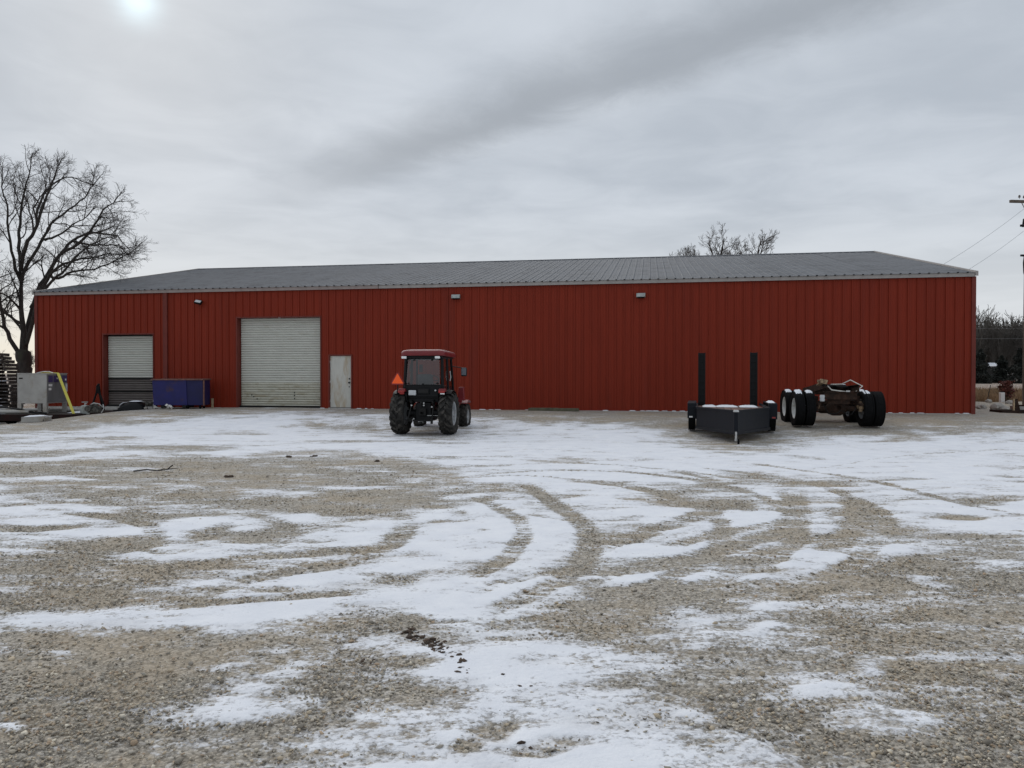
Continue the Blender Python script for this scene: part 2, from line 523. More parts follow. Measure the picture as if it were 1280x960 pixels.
TRACKS = [  # value, width m, points
 (.0,.22,[(655,606),(700,635),(730,660),(738,680),(725,705),(690,728),(640,750),(585,768)]),
 (.05,.20,[(590,620),(640,645),(655,662),(640,690),(610,710),(560,728)]),
 (.25,.20,[(545,630),(575,645),(580,670),(578,698)]),
 (.15,.26,[(455,625),(490,640),(506,652),(500,668),(470,690),(420,702)]),
 (.30,.16,[(520,606),(640,592),(760,590),(860,600),(920,622),(940,652)]),
 (.25,.18,[(820,585),(890,600),(930,620),(935,640)]),
 (.08,.20,[(690,598),(800,612),(870,632),(905,660),(880,700),(800,735),(700,760)]),
 (.08,.20,[(760,588),(880,602),(960,625),(1000,655),(985,690),(900,725),(780,752)]),
 (.12,.20,[(860,583),(980,598),(1070,625),(1110,660),(1080,700),(1000,732)]),
 (.20,.16,[(930,578),(1080,600),(1200,630),(1300,652)]),
 (.20,.14,[(560,600),(660,596),(780,606),(850,622)]),
 (.25,.12,[(600,585),(720,580),(860,590),(960,606)]),
 (.15,.20,[(60,640),(160,650),(190,668),(150,690),(40,705)]),
 (.20,.18,[(290,640),(350,653),(358,672),(320,692)]),
 (.25,.16,[(-20,622),(120,630),(260,645)]),
 (.30,.12,[(120,718),(260,706),(420,690)]),
 (.25,.16,[(150,766),(300,750),(480,738)]),
 (.20,.20,[(760,800),(860,775),(980,770),(1100,775)]),
 (.12,.20,[(820,690),(900,668),(1010,650),(1090,640)]),
 (.12,.20,[(860,725),(960,690),(1060,672),(1160,668)]),
 (.04,.30,[(735,690),(820,662),(870,646),(915,622)]),
 (.04,.30,[(690,732),(780,712),(900,690),(990,655),(990,615)]),
 (.04,.30,[(1040,700),(1075,655),(1062,622)]),
 (.08,.34,[(640,790),(700,775),(860,740),(1010,735),(1090,725)]),
 (.08,.26,[(225,712),(300,698),(400,690),(480,682),(515,668)]),
 (.25,.16,[(-40,700),(60,696),(160,690)]),
 (.20,.25,[(230,748),(340,718),(470,698)]),
 (.15,.30,[(260,850),(360,815),(480,778),(600,762)]),
 (.30,.14,[(560,750),(650,722),(740,706)]),
 (.35,.12,[(0,668),(110,676),(230,700)]),
 (.35,.14,[(700,600),(860,612),(1000,640),(1150,690)]),
 (.35,.10,[(640,640),(720,652),(790,648)]),
 (.84,.40,[(575,640),(562,690),(562,740),(575,800),(585,870)]),
 (.40,.10,[(905,560),(980,545),(1060,532),(1130,522)]),
 (.45,.10,[(450,575),(650,572),(820,590)]),
 (.45,.10,[(1000,590),(1130,570),(1280,560)]),
 (.10,.32,[(870,850),(960,905),(1040,935),(1090,960)]),
]


def seg_dist(x, y, pts, closed):
    n = len(pts)
    dm = np.full(x.shape, 1e9)
    inside = np.zeros(x.shape, bool)
    arc = np.zeros(x.shape)
    run = 0.0
    for i in range(n if closed else n - 1):
        ax, ay = pts[i]; bx, by = pts[(i + 1) % n]
        ex, ey = bx - ax, by - ay
        t = np.clip(((x - ax) * ex + (y - ay) * ey) / (ex * ex + ey * ey + 1e-9), 0, 1)
        d2 = np.hypot(x - ax - t * ex, y - ay - t * ey)
        ln = math.hypot(ex, ey)
        if not closed:
            arc = np.where(d2 < dm, run + t * ln, arc)
            run += ln
        dm = np.minimum(dm, d2)
        if closed:
            cond = (ay > y) != (by > y)
            xi = ax + (y - ay) / (ey if abs(ey) > 1e-9 else 1e-9) * ex
            inside ^= cond & (x < xi)
    return dm, (inside if closed else arc)


def curve(pts, n=5):
    P_ = [np.array(p, float) for p in pts]
    out = []
    for i in range(len(P_) - 1):
        p0 = P_[max(0, i - 1)]; p1 = P_[i]; p2 = P_[i + 1]; p3 = P_[min(len(P_) - 1, i + 2)]
        for j in range(n):
            t = j / n
            out.append(.5 * ((2 * p1) + (-p0 + p2) * t + (2 * p0 - 5 * p1 + 4 * p2 - p3) * t * t + (-p0 + 3 * p1 - 3 * p2 + p3) * t ** 3))
    out.append(P_[-1])
    return [tuple(o) for o in out]


def snow_mask(x, y):
    x = np.asarray(x, float); y = np.asarray(y, float)
    m = np.full(x.shape, .5)
    # ragged outlines: survey lines wander with the noise
    wx = (fbm(x * .9, y * .9, 4, 21) - .5); wy = (fbm(x * .9, y * .9, 4, 31) - .5)
    amp = .5 + .05 * np.clip(y, 0, 40)
    xx = x + wx * amp * 1.1; yy = y + wy * amp * 1.6

    def put(sel, cov, val):
        m[sel] = m[sel] * (1 - cov) + val * cov
    for val, pp in POLYS:
        pts = [gp(*p) for p in pp]
        ys = [p[1] for p in pts]; xs = [p[0] for p in pts]
        Ym = float(np.mean(ys)); soft = .085 * Ym
        sel = np.where((xx > min(xs) - 2 * soft) & (xx < max(xs) + 2 * soft) & (yy > min(ys) - 2 * soft) & (yy < max(ys) + 2 * soft))[0]
        if len(sel) == 0: continue
        dm, ins = seg_dist(xx[sel], yy[sel], pts, True)
        sd_ = np.where(ins, dm, -dm)
        put(sel, sstep(-soft, soft, sd_), val)
    for px, py, rx, ry, val in BLOBS:
        c = gp(px, py)
        rX = rx / 967 * c[1]
        rY = ry * c[1] ** 2 / (967 * CAM_H)
        e = np.hypot((.55 * xx + .45 * x - c[0]) / rX, (.55 * yy + .45 * y - c[1]) / rY) / 1.15
        sel = np.where(e < 1.5)[0]
        if len(sel): put(sel, 1 - sstep(.4, 1.4, e[sel]), val)
    for val, wd, pp in TRACKS:
        pts = curve([gp(*p) for p in pp])
        ys = [p[1] for p in pts]; xs = [p[0] for p in pts]
        sel = np.where((x > min(xs) - wd) & (x < max(xs) + wd) & (y > min(ys) - wd) & (y < max(ys) + wd))[0]
        if len(sel) == 0: continue
        jx = x[sel] + wx[sel] * .12; jy = y[sel] + wy[sel] * .12
        dm, arc = seg_dist(jx, jy, pts, False)
        tread = .80 + .20 * np.tanh(3 * np.sin(arc * 2 * math.pi / .13 + dm * 18))
        ends = np.minimum(np.hypot(x[sel] - pts[0][0], y[sel] - pts[0][1]), np.hypot(x[sel] - pts[-1][0], y[sel] - pts[-1][1]))
        put(sel, .97 * tread * (1 - sstep(wd * .30, wd * .78, dm)) * sstep(0.0, .25 + .03 * float(np.mean(ys)), ends), val)
    m += .62 * (fbm(x * .7 + 3, y * 1.7, 4, 41) - .5)
    rr_ = np.hypot(x + 4.5, y - 13.0); th_ = np.arctan2(y - 13.0, x + 4.5)
    m += .95 * (fbm(rr_ * 2.6, th_ * 4.5, 4, 61) - .5) * sstep(3.0, .0, x) * sstep(14, 10, y)
    m += .70 * (fbm(x * 1.0 - y * .5, y * 3.6 + x * .7, 4, 65) - .5) * sstep(0, 2.0, x) * sstep(16, 11, y)
    m += .85 * (fbm(x * 1.9 + y * .4, y * 5.4, 4, 51) - .5)
    return .52 + (np.clip(m, -.1, 1.1) - .5) * .70


def make_ground():
    rows = [-600, -250, -100, -40, -18, -8, -4, -2, -.6, .4, 1.0]
    Y = 1.4
    while Y < 48:
        rows.append(Y)
        Y += min(.30, max(.018, Y * Y / 1600 * .85))
    while Y < 4000:
        rows.append(Y); Y *= 1.13
    rows = np.array(rows)
    t = np.linspace(-1, 1, 741)
    ext = np.array([1.03, 1.08, 1.16, 1.3, 1.6, 2.2, 3.5, 7, 16, 40, 120, 500])
    t = np.concatenate([-ext[::-1], t, ext])
    half = 4.5 + .75 * np.clip(rows, 0, 400)
    X = t[None, :] * half[:, None]
    Yg = np.repeat(rows[:, None], len(t), 1)
    x = X.ravel(); y = Yg.ravel()
    s = snow_mask(x, y)
    near = (y > 1.0) & (y < 60)
    s = np.where(near, s, .5)
    # how much it is field rather than yard
    u = (x - L0[0]) * UX[0] + (y - L0[1]) * UX[1]
    dd = (x - L0[0]) * NX[0] + (y - L0[1]) * NX[1]
    field = np.clip(sstep(10, 16, dd + 4 * (fbm(x * .2, y * .2, 3, 71) - .5)) + sstep(-24, -28, x) * sstep(5, 20, y), 0, 1)
    s = np.where(field > .5, s * .3, s)
    far = sstep(34, 48, y)
    s = s * (1 - far) + far * .35
    z = H(x, y)
    z = z + .014 * sstep(.35, .75, s) * (1 - far) + .010 * (fbm(x * 2.2, y * 2.2, 3, 81) - .5) * sstep(40, 20, y)
    nr, ncol = len(rows), len(t)
    idx = np.arange(nr * ncol).reshape(nr, ncol)
    f = np.stack([idx[:-1, :-1], idx[:-1, 1:], idx[1:, 1:], idx[1:, :-1]], -1).reshape(-1, 4)
    me = np_mesh('ground', np.stack([x, y, z], 1), f, 4)
    for nm, arr in (('snow', s), ('field', field)):
        a = me.attributes.new(nm, 'FLOAT', 'POINT')
        a.data.foreach_set('value', arr.astype(np.float32))
    me.shade_smooth()
    # material
    m = bpy.data.materials.new('snowy_gravel')
    m.use_nodes = True
    T = NT(m.node_tree)
    bs = m.node_tree.nodes['Principled BSDF']
    pos = T.n('ShaderNodeNewGeometry').outputs['Position']
    sn = T.n('ShaderNodeAttribute', attribute_name='snow').outputs['Fac']
    fd = T.n('ShaderNodeAttribute', attribute_name='field').outputs['Fac']
    v1 = T.n('ShaderNodeTexVoronoi', ins={'Vector': pos, 'Scale': 46.0})
    v2 = T.n('ShaderNodeTexVoronoi', ins={'Vector': pos, 'Scale': 105.0})
    cellv = T.n('ShaderNodeSeparateXYZ', ins={0: v1.outputs['Color']}).outputs[0]
    cellw = T.n('ShaderNodeSeparateXYZ', ins={0: v2.outputs['Color']}).outputs[0]
    nb = T.noise(pos, .55, 4, .6)
    strk = T.vm('MULTIPLY', pos, (0.42, 1.0, 1.0))
    nm_ = T.noise(pos, 2.6, 5, .65)
    ns_ = T.noise(strk, 7.0, 6, .7, .4)
    nf = T.noise(pos, 22.0, 4, .65)
    nff = T.noise(pos, 70.0, 3, .6)
    # gravel
    tone = T.m('ADD', T.m('MULTIPLY', cellv, .6), T.m('MULTIPLY', cellw, .4))
    g1 = T.mix(T.smooth(tone, .15, .9), (0.225, 0.203, 0.172), (0.53, 0.482, 0.41))
    g2 = T.mix(T.smooth(tone, .1, .9), (0.315, 0.265, 0.20), (0.49, 0.415, 0.32))
    sandy = T.smooth(T.m('ADD', T.m('MULTIPLY', nb, .6), T.m('MULTIPLY', nm_, .4)), .45, .62)
    grav = T.mix(sandy, g1, g2)
    # field: straw and dead weeds
    fcol = T.mix(T.smooth(nm_, .35, .65), (0.15, 0.10, 0.06), (0.28, 0.20, 0.125))
    fcol = T.mix(T.smooth(T.noise(pos, .09, 4, .6), .45, .6), fcol, (0.20, 0.125, 0.075))
    base = T.mix(fd, grav, fcol)
    # snow amount: soft mask broken by finer relief; stones keep poking out
    a1 = T.m('ADD', T.m('MULTIPLY', T.m('SUBTRACT', ns_, .5), 1.25), T.m('MULTIPLY', T.m('SUBTRACT', T.noise(strk, 2.2, 4, .6, .3), .5), .7))
    a2 = T.m('MULTIPLY', T.m('SUBTRACT', nf, .5), .85)
    a3 = T.m('MULTIPLY', T.m('SUBTRACT', cellv, .5), .20)
    a4 = T.m('MULTIPLY', T.m('SUBTRACT', nff, .5), .25)
    amt = T.m('ADD', T.m('ADD', sn, a1), T.m('ADD', a2, T.m('ADD', a3, a4)))
    cover = T.m('MULTIPLY', T.smooth(amt, .28, .66), T.m('ADD', .72, T.m('MULTIPLY', T.smooth(T.m('ADD', sn, T.m('MULTIPLY', T.m('SUBTRACT', nm_, .5), .8)), .35, .75), .28)))
    snowc = T.mix(T.smooth(nm_, .3, .7), (0.80, 0.82, 0.87), (0.88, 0.895, 0.93))
    colr = T.mix(T.m('MULTIPLY', cover, .95), base, snowc)
    m.node_tree.links.new(colr, bs.inputs['Base Color'])
    bs.inputs['Roughness'].default_value = .9
    bs.inputs['Specular IOR Level'].default_value = .2
    hgt = T.m('ADD', T.m('MULTIPLY', T.m('SUBTRACT', 1.0, v1.outputs['Distance']), T.m('SUBTRACT', 1.0, cover)), T.m('MULTIPLY', cover, T.m('ADD', 1.0, T.m('MULTIPLY', nf, .8))))
    b = T.n('ShaderNodeBump', ins={'Strength': .75, 'Distance': .014, 'Height': hgt})
    m.node_tree.links.new(b.outputs[0], bs.inputs['Normal'])
    o = link('ground', me, m)
    tag(o, 'wide gravel yard half covered with thin trampled snow', 'ground', kind='structure')
    return o


make_ground()


# ------------------------------------------------------------------ the red metal building
bld = thing('metal_building', 'long red ribbed metal building with low grey metal roof', 'building', (L0[0], L0[1], BASE_Z), -ANG)
WALL_H = 4.71
EAVE = 4.80          # roof sheet level at the eave
SLOPE = 0.2125
OPEN = [(3.16, 5.42, 2.98), (9.13, 12.66, 3.59), (13.00, 13.96, 2.11)]
NP = 40
PW = BLEN / NP


def rib_profile(s0, s1, pitch, h, ph=0.0):
    pts = []
    nrib = int(round((s1 - s0) / pitch))
    for i in range(nrib):
        a = s0 + i * pitch
        pts += [(a, 0), (a + .006, h), (a + .040, h), (a + .046, 0), (a + .14, 0), (a + .15, h * .18), (a + .165, h * .18), (a + .175, 0), (a + .22, 0), (a + .23, h * .18), (a + .245, h * .18), (a + .255, 0)]
    pts.append((s1, 0))
    return pts


def prof_y(pts, s):
    for i in range(len(pts) - 1):
        if pts[i][0] <= s <= pts[i + 1][0]:
            t = (s - pts[i][0]) / max(1e-9, pts[i + 1][0] - pts[i][0])
            return pts[i][1] + t * (pts[i + 1][1] - pts[i][1])
    return 0


def wall_panel_mesh(s0, s1, opens, topfn, z0=-.5):
    pts = rib_profile(s0, s1, PW / 3, .040)
    cuts = sorted(set([p[0] for p in pts] + [e for o_ in opens for e in o_[:2] if s0 < e < s1]))
    mb = MB()
    for i in range(len(cuts) - 1):
        a, b = cuts[i], cuts[i + 1]
        mid = (a + b) / 2
        zb = z0
        for o0, o1, oh in opens:
            if o0 <= mid <= o1:
                zb = oh
        ya, yb = -prof_y(pts, a + 1e-6), -prof_y(pts, b - 1e-6)
        mb.add([(a - s0, ya, zb), (b - s0, yb, zb), (b - s0, yb, topfn(b)), (a - s0, ya, topfn(a))], [(0, 1, 2, 3)])
    me = bpy.data.meshes.new('wall_panel')
    me.from_pydata(mb.v, [], mb.f)
    me.update()
    return me


def part_empty(name, parent):
    o = bpy.data.objects.new(name, None)
    o.empty_display_size = .2
    COL.objects.link(o)
    o.parent = parent
    return o


front = MB().box((BLEN / 2, .16, .05), (BLEN - .2, .06, .1)).build('front_wall', DARK, bld)   # sill girt carrying the sheets
plain = wall_panel_mesh(0, PW, [], lambda s: WALL_H)
for i in range(NP):
    s0, s1 = i * PW, (i + 1) * PW
    cut = [o_ for o_ in OPEN if o_[0] < s1 and o_[1] > s0]
    me = wall_panel_mesh(s0, s1, cut, lambda s: WALL_H) if cut else plain
    p = link('wall_panel', me, RED_WALL, front)
    p.location = (s0, 0, 0)
back = MB().box((BLEN / 2, BDEP - .16, .05), (BLEN - .2, .06, .1)).build('back_wall', DARK, bld)
for i in range(NP):
    p = link('wall_panel', plain, RED_WALL, back)
    p.location = ((i + 1) * PW, BDEP, 0)
    p.rotation_euler = (0, 0, math.pi)


def gable_top(s):
    return WALL_H + SLOPE * min(s, BDEP - s)


NG = 26
GW = BDEP / NG
gl = MB().box((.16, BDEP / 2, .05), (.06, BDEP - .4, .1)).build('left_gable_wall', DARK, bld)
gr = MB().box((BLEN - .16, BDEP / 2, .05), (.06, BDEP - .4, .1)).build('right_gable_wall', DARK, bld)
for i in range(NG):
    s0, s1 = i * GW, (i + 1) * GW
    def mk(s0, s1):
        pts = rib_profile(s0, s1, GW / 3, .032)
        mb = MB()
        for j in range(len(pts) - 1):
            (a, ya), (b, yb) = pts[j], pts[j + 1]
            mb.add([(a - s0, -ya, -.5), (b - s0, -yb, -.5), (b - s0, -yb, gable_top(b)), (a - s0, -ya, gable_top(a))], [(0, 1, 2, 3)])
        me = bpy.data.meshes.new('gable_panel'); me.from_pydata(mb.v, [], mb.f); me.update()
        return me
    me = mk(s0, s1)
    p = link('wall_panel', me, RED_WALL, gr)
    p.location = (BLEN, s0, 0); p.rotation_euler = (0, 0, math.pi / 2)
    p = link('wall_panel', me, RED_WALL, gl)
    p.location = (0, BDEP - s0, 0); p.rotation_euler = (0, 0, -math.pi / 2)

# roof
OH = .14
zr = EAVE + SLOPE * BDEP / 2
roof = MB().prism([(0, BDEP / 2 - .2, zr - .2 * SLOPE + .04), (0, BDEP / 2, zr + .045), (0, BDEP / 2 + .2, zr - .2 * SLOPE + .04), (0, BDEP / 2 + .2, zr - .2 * SLOPE - .01), (0, BDEP / 2, zr), (0, BDEP / 2 - .2, zr - .2 * SLOPE - .01)], (-.08, 0, 0), (BLEN + .16, 0, 0)).build('roof', ROOF, bld)
tilt = math.atan(SLOPE)
RL = math.hypot(BDEP / 2 + OH, (BDEP / 2 + OH) * SLOPE)


def roof_mesh():
    h = .020
    pitch = PW / 3
    pts = []
    for i in range(3):
        a = i * pitch
        pts += [(a, 0), (a + .022, h), (a + .05, h), (a + .072, 0), (a + .185, 0), (a + .192, .006), (a + .2, 0)]
    pts.append((PW, 0))
    mb = MB()
    for j in range(len(pts) - 1):
        (a, ya), (b, yb) = pts[j], pts[j + 1]
        # several lengths so that the sheet is not dead straight
        n = 4
        for q in range(n):
            y0, y1 = RL * q / n, RL * (q + 1) / n
            mb.add([(a, y0, ya), (b, y0, yb), (b, y1, yb), (a, y1, ya)], [(0, 1, 2, 3)])
    me = bpy.data.meshes.new('roof_panel'); me.from_pydata(mb.v, [], mb.f); me.update()
    return me


rm = roof_mesh()
mb = MB()
for i in range(NP * 3):
    mb.box((i * PW / 3 + .036, -OH - .012, EAVE - SLOPE * OH + .006), (.062, .03, .034))
rc = mb.build('rib_end_shade', BLACKM, roof, smooth=False)  # black plugs stand in for the shade inside the hollow rib ends
rc['kind'] = 'stuff'
RNG = random.Random(3)
for i in range(NP):
    p = link('roof_panel', rm, ROOF, roof)
    p.location = (i * PW, -OH, EAVE - SLOPE * OH)
    p.rotation_euler = (tilt + RNG.uniform(-.0008, .0004), RNG.uniform(-.0007, .0007), 0)
for i in range(NP):
    p = link('roof_panel', rm, ROOF, roof)
    p.location = ((i + 1) * PW, BDEP + OH, EAVE - SLOPE * OH)
    p.rotation_euler = (tilt, 0, math.pi)
    # a half turn about z keeps the tilt running up to the ridge
for sx in (-.03, BLEN + .03):
    mb = MB()
    for (ya, yb) in ((-OH, BDEP / 2), (BDEP + OH, BDEP / 2)):
        za = EAVE - SLOPE * OH
        zb = EAVE + SLOPE * BDEP / 2
        mb.add([(sx - .045, ya, za - .11), (sx + .045, ya, za - .11), (sx + .045, yb, zb - .11), (sx - .045, yb, zb - .11),
                (sx - .045, ya, za + .05), (sx + .045, ya, za + .05), (sx + .045, yb, zb + .05), (sx - .045, yb, zb + .05)],
               [(0, 1, 2, 3), (4, 5, 6, 7), (0, 1, 5, 4), (1, 2, 6, 5), (2, 3, 7, 6), (3, 0, 4, 7)])
    mb.build('rake_trim', FASCIA, roof)
for a, b, mm in ((0.02, 15.06, FASCIA2), (15.08, BLEN - .02, FASCIA)):
    mb = MB()
    mb.box(((a + b) / 2, -.075, WALL_H + .005), (b - a, .06, .115))
    mb.box(((a + b) / 2, -.10, WALL_H - .055), (b - a, .012, .03))
    mb.build('fascia', mm, bld)
    mb = MB()
    n = int((b - a) / 5)
    for q in range(1, n):
        mb.box((a + (b - a) * q / n, -.075, WALL_H + .005), (.03, .067, .122))
    mb.build('fascia_joint', FASCIA, bld)
soff = MB().box((BLEN / 2, -.02, WALL_H + .045), (BLEN - .05, .045, .02)).build('eave_closure', BLACKM, bld)
# base: concrete lip with snow caught on it
segs = [(0.1, 3.1), (5.48, 9.05), (12.72, 12.95), (14.02, BLEN - .1)]
for a, b in segs:
    MB().box(((a + b) / 2, -.05, -.22), (b - a, .12, .46)).build('foundation', CONCRETE, bld)
mb = MB()
sr = random.Random(5)
s = 12.75
while s < BLEN - .2:
    if not (12.95 < s < 14.0):
        l_ = sr.uniform(.12, .34)
        mb.box((s, -.085 + sr.uniform(-.015, .015), .024), (l_ * .8, .04 + sr.uniform(0, .03), .010 + sr.uniform(0, .016)), rot=sr.uniform(-.08, .08), taper=.7)
    s += sr.uniform(.22, .36) * (1 if sr.random() > .25 else 3.5)
mb.build('base_snow', SNOWM, bld)
# corner trims and the upright trim where the two halves meet
for s, wd, dp in ((0.02, .13, .08), (BLEN - .02, .13, .08)):
    MB().box((s, -.012, WALL_H / 2 - .22), (wd, dp, WALL_H + .32)).build('corner_trim', RED_TRIM, bld)
MB().box((6.03, -.045, WALL_H / 2 - .15), (.12, .09, WALL_H + .2)).box((5.92, -.02, WALL_H / 2 - .15), (.1, .035, WALL_H + .2)).build('joint_trim', RED_TRIM, bld, bevel=.01)


def rollup(s0, s1, h, rows):
    """rows: list of (z0, z1, material, name)"""
    # head and jambs
    j = MB()
    j.box((s0 - .02, .12, h / 2), (.05, .32, h + .1)).box((s1 + .02, .12, h / 2), (.05, .32, h + .1)).box(((s0 + s1) / 2, .12, h + .02), (s1 - s0 - .01, .32, .05))
    j.build('door_jamb', RED_TRIM, bld)
    cur = MB().box(((s0 + s1) / 2, .285, h / 2), (s1 - s0 - .02, .01, h)).build('roll_up_door', DARK, bld)
    pitch = .096
    mb = MB()
    n = 7
    wd = s1 - s0 - .06
    prof = [(0, 0.014), (.10, .002), (.25, -.010), (.5, -.018), (.72, -.010), (.90, .004), (.96, .016)]
    for i in range(len(prof) - 1):
        (ta, ya), (tb, yb) = prof[i], prof[i + 1]
        mb.add([(0, ya, ta * pitch), (wd, ya, ta * pitch), (wd, yb, tb * pitch), (0, yb, tb * pitch)], [(0, 1, 2, 3)])
    base = bpy.data.meshes.new('slat'); base.from_pydata(mb.v, [], mb.f); base.update(); base.shade_smooth()
    per = {}
    for z0, z1, mm in rows:
        z = z0
        while z + pitch * .6 < z1:
            if mm.name not in per:
                c = base.copy(); c.materials.clear(); c.materials.append(mm); per[mm.name] = c
            o = link('slat', per[mm.name], mm, cur)
            o.location = (s0 + .03, .25, z)
            z += pitch
    # bottom bar
    MB().box(((s0 + s1) / 2, .24, rows[-1][0] + .02), (wd, .05, .05)).build('bottom_bar', rows[-1][2], cur)
    return cur


big = rollup(9.13, 12.66, 3.59, [(1.00, 3.56, SLAT), (.05, .99, SLAT_DIRTY)])
mb = MB()
for (sx, sz) in ((11.45, .62), (11.45, .5), (11.45, .38), (9.7, .45), (9.85, .36), (9.62, .52)):
    mb.box((sx, .222, sz), (.035, .02, .05))
mb.build('latch', BLACKM, big)
MB().tube([(10.9, .01, 3.57), (11.0, .0, 3.62)], .03, 8).build('chain_guide', ZINC, big)
small = rollup(3.16, 5.42, 2.98, [(1.20, 2.96, SLAT), (.66, 1.12, SLAT_BROWN), (.05, .62, SLAT_BROWN)])
for z in (1.155, .64):
    MB().box((4.29, .225, z), (2.18, .03, .04)).build('rail', BLACKM, small)

MB().box((10.895, .12, -.06), (3.5, .34, .16)).build('door_sill', CONCRETE, bld)
MB().box((4.29, .12, -.06), (2.2, .34, .16)).build('door_sill', CONCRETE, bld)
# walk door
dj = MB()
dj.box((13.015, .02, 1.05), (.05, .14, 2.12)).box((13.945, .02, 1.05), (.05, .14, 2.12)).box((13.48, .02, 2.095), (.88, .14, .05))
dj.build('door_jamb', RED_TRIM, bld)
wd_ = MB().box((13.48, .03, 1.06), (.86, .045, 2.0)).build('walk_door', DOORWHITE, bld, bevel=.006)
mb = MB().lathe([(0, .035), (-.012, .035), (-.02, .018), (-.05, .018), (-.055, .03), (-.08, .03), (-.088, .018), (-.088, 0)], 16, 'Y', (13.84, .005, 1.02))
mb.build('door_knob', BLACKM, wd_)
MB().lathe([(0, .03), (-.018, .03), (-.022, .0)], 14, 'Y', (13.84, .005, 1.17)).build('deadbolt', BLACKM, wd_)
MB().box((13.83, .0, .86), (.03, .012, .05)).build('hasp', BLACKM, wd_)
for z in (.3, 1.05, 1.82):
    MB().box((13.055, .0, z), (.03, .014, .1)).build('hinge', ZINC, wd_)
MB().box((13.48, -.04, .02), (.9, .2, .05)).build('threshold', CONCRETE, bld)


def flood(s, z, label, dark):
    x, y = L0 + UX * s - NX * .03
    t = thing('wall_light', label, 'wall light', (x, y, BASE_Z + z), -ANG, 'flood lights under the eave')
    if dark:
        MB().box((-.03, -.03, .06), (.10, .05, .12)).build('bracket', BLACKM, t)
        m3 = Matrix.Rotation(R(-38), 3, 'X') @ Matrix.Rotation(R(14), 3, 'Y')
        MB().box((0, -.16, .02), (.34, .09, .17), m3, taper=.86).build('housing', BLACKM, t, bevel=.012)
        m3b = m3
        c = Vector((0, -.16, .02)) + m3b @ Vector((0, -.05, 0))
        MB().box(c, (.27, .012, .11), m3b).build('lens', LGREY, t)
    else:
        MB().box((0, -.02, .0), (.26, .04, .16)).build('back_plate', BLACKM, t)
        mb = MB()
        poly = [(-.16, -.04, -.085), (-.16, -.20, -.06), (-.16, -.16, .075), (-.16, -.04, .09)]
        mb.prism(poly, (0, 0, 0), (.32, 0, 0))
        mb.build('housing', PROPANE, t, bevel=.01)
        MB().box((0, -.12, -.082), (.27, .12, .02), Matrix.Rotation(R(-9), 3, 'X')).build('lens', BLACKM, t)


flood(7.56, 4.21, 'black flood light on red wall left of the large roll-up door', True)
flood(18.13, 4.27, 'grey wall light under the eave, above and right of the tractor', False)
flood(25.01, 4.20, 'grey wall light under the eave, nearest the upright trailer ramps', False)


# ------------------------------------------------------------------ wheels
def tyre_mesh(Rr, wd, rr, lugs=0, n=40, lug_h=.035):
    h = wd / 2
    prof = [(-h * .72, rr), (-h * .95, rr + .25 * (Rr - rr)), (-h, rr + .55 * (Rr - rr)), (-h * .97, Rr * .945), (-h * .82, Rr * .98), (-h * .4, Rr * .995), (0, Rr),
            (h * .4, Rr * .995), (h * .82, Rr * .98), (h * .97, Rr * .945), (h, rr + .55 * (Rr - rr)), (h * .95, rr + .25 * (Rr - rr)), (h * .72, rr)]
    if lugs:
        prof = [(a, r if r < Rr * .9 else r - lug_h) for a, r in prof]
    mb = MB()
    mb.lathe(prof, n, 'X')
    if lugs:
        for side in (-1, 1):
            for i in range(lugs):
                t0 = 2 * math.pi * (i + (.5 if side > 0 else 0)) / lugs
                vs = []
                for lvl in (0, 1):
                    for (ax, dt, wl) in ((-.06 * h * side, 0.0, .5), (h * .55 * side, .55, .5), (h * 1.02 * side, .95, .55)):
                        for e in (-1, 1):
                            ang = t0 + (dt + e * wl * .42) * (2 * math.pi / lugs)
                            drop = .05 if abs(ax) > h * .9 else 0.0
                            r = Rr - (lug_h + .012 if lvl == 0 else 0) - drop
                            vs.append((ax, r * math.cos(ang), r * math.sin(ang)))
                fs = [(0, 1, 3, 2), (2, 3, 5, 4), (6, 7, 9, 8), (8, 9, 11, 10), (0, 2, 8, 6), (2, 4, 10, 8), (1, 3, 9, 7), (3, 5, 11, 9), (0, 1, 7, 6), (4, 5, 11, 10)]
                mb.add(vs, fs)
    else:
        # circumferential grooves
        for q in (-.5, -.17, .17, .5):
            a = q * wd * .8
            mb.lathe([(a - .006, Rr * .99), (a - .005, Rr + .004), (a + .005 + .02, Rr + .004), (a + .006 + .02, Rr * .99)], n, 'X')
    return mb.mesh('tyre')


def rim_mesh(rr, wd, out=1, dish=.3):
    mb = MB()
    prof = [(-wd * .36, rr * .97), (wd * .36, rr * 1.02), (wd * .38, rr * .97), (wd * .33, rr * .90), (wd * .05, rr * .86), (wd * dish * .1, rr * .8), (wd * dish * .4, rr * .48), (wd * dish * .6, rr * .42), (wd * dish * .65, rr * .22), (wd * dish * 1.1, rr * .2), (wd * dish * 1.1, 0.001)]
    mb.lathe([(a * out, r) for a, r in prof], 32, 'X')
    for i in range(8):
        t = 2 * math.pi * i / 8
        mb.lathe([(wd * dish * .4 * out, .012), (wd * dish * .7 * out, .012), (wd * dish * .7 * out, .001)], 6, 'X', (0, rr * .32 * math.cos(t), rr * .32 * math.sin(t)))
    return mb.mesh('rim')


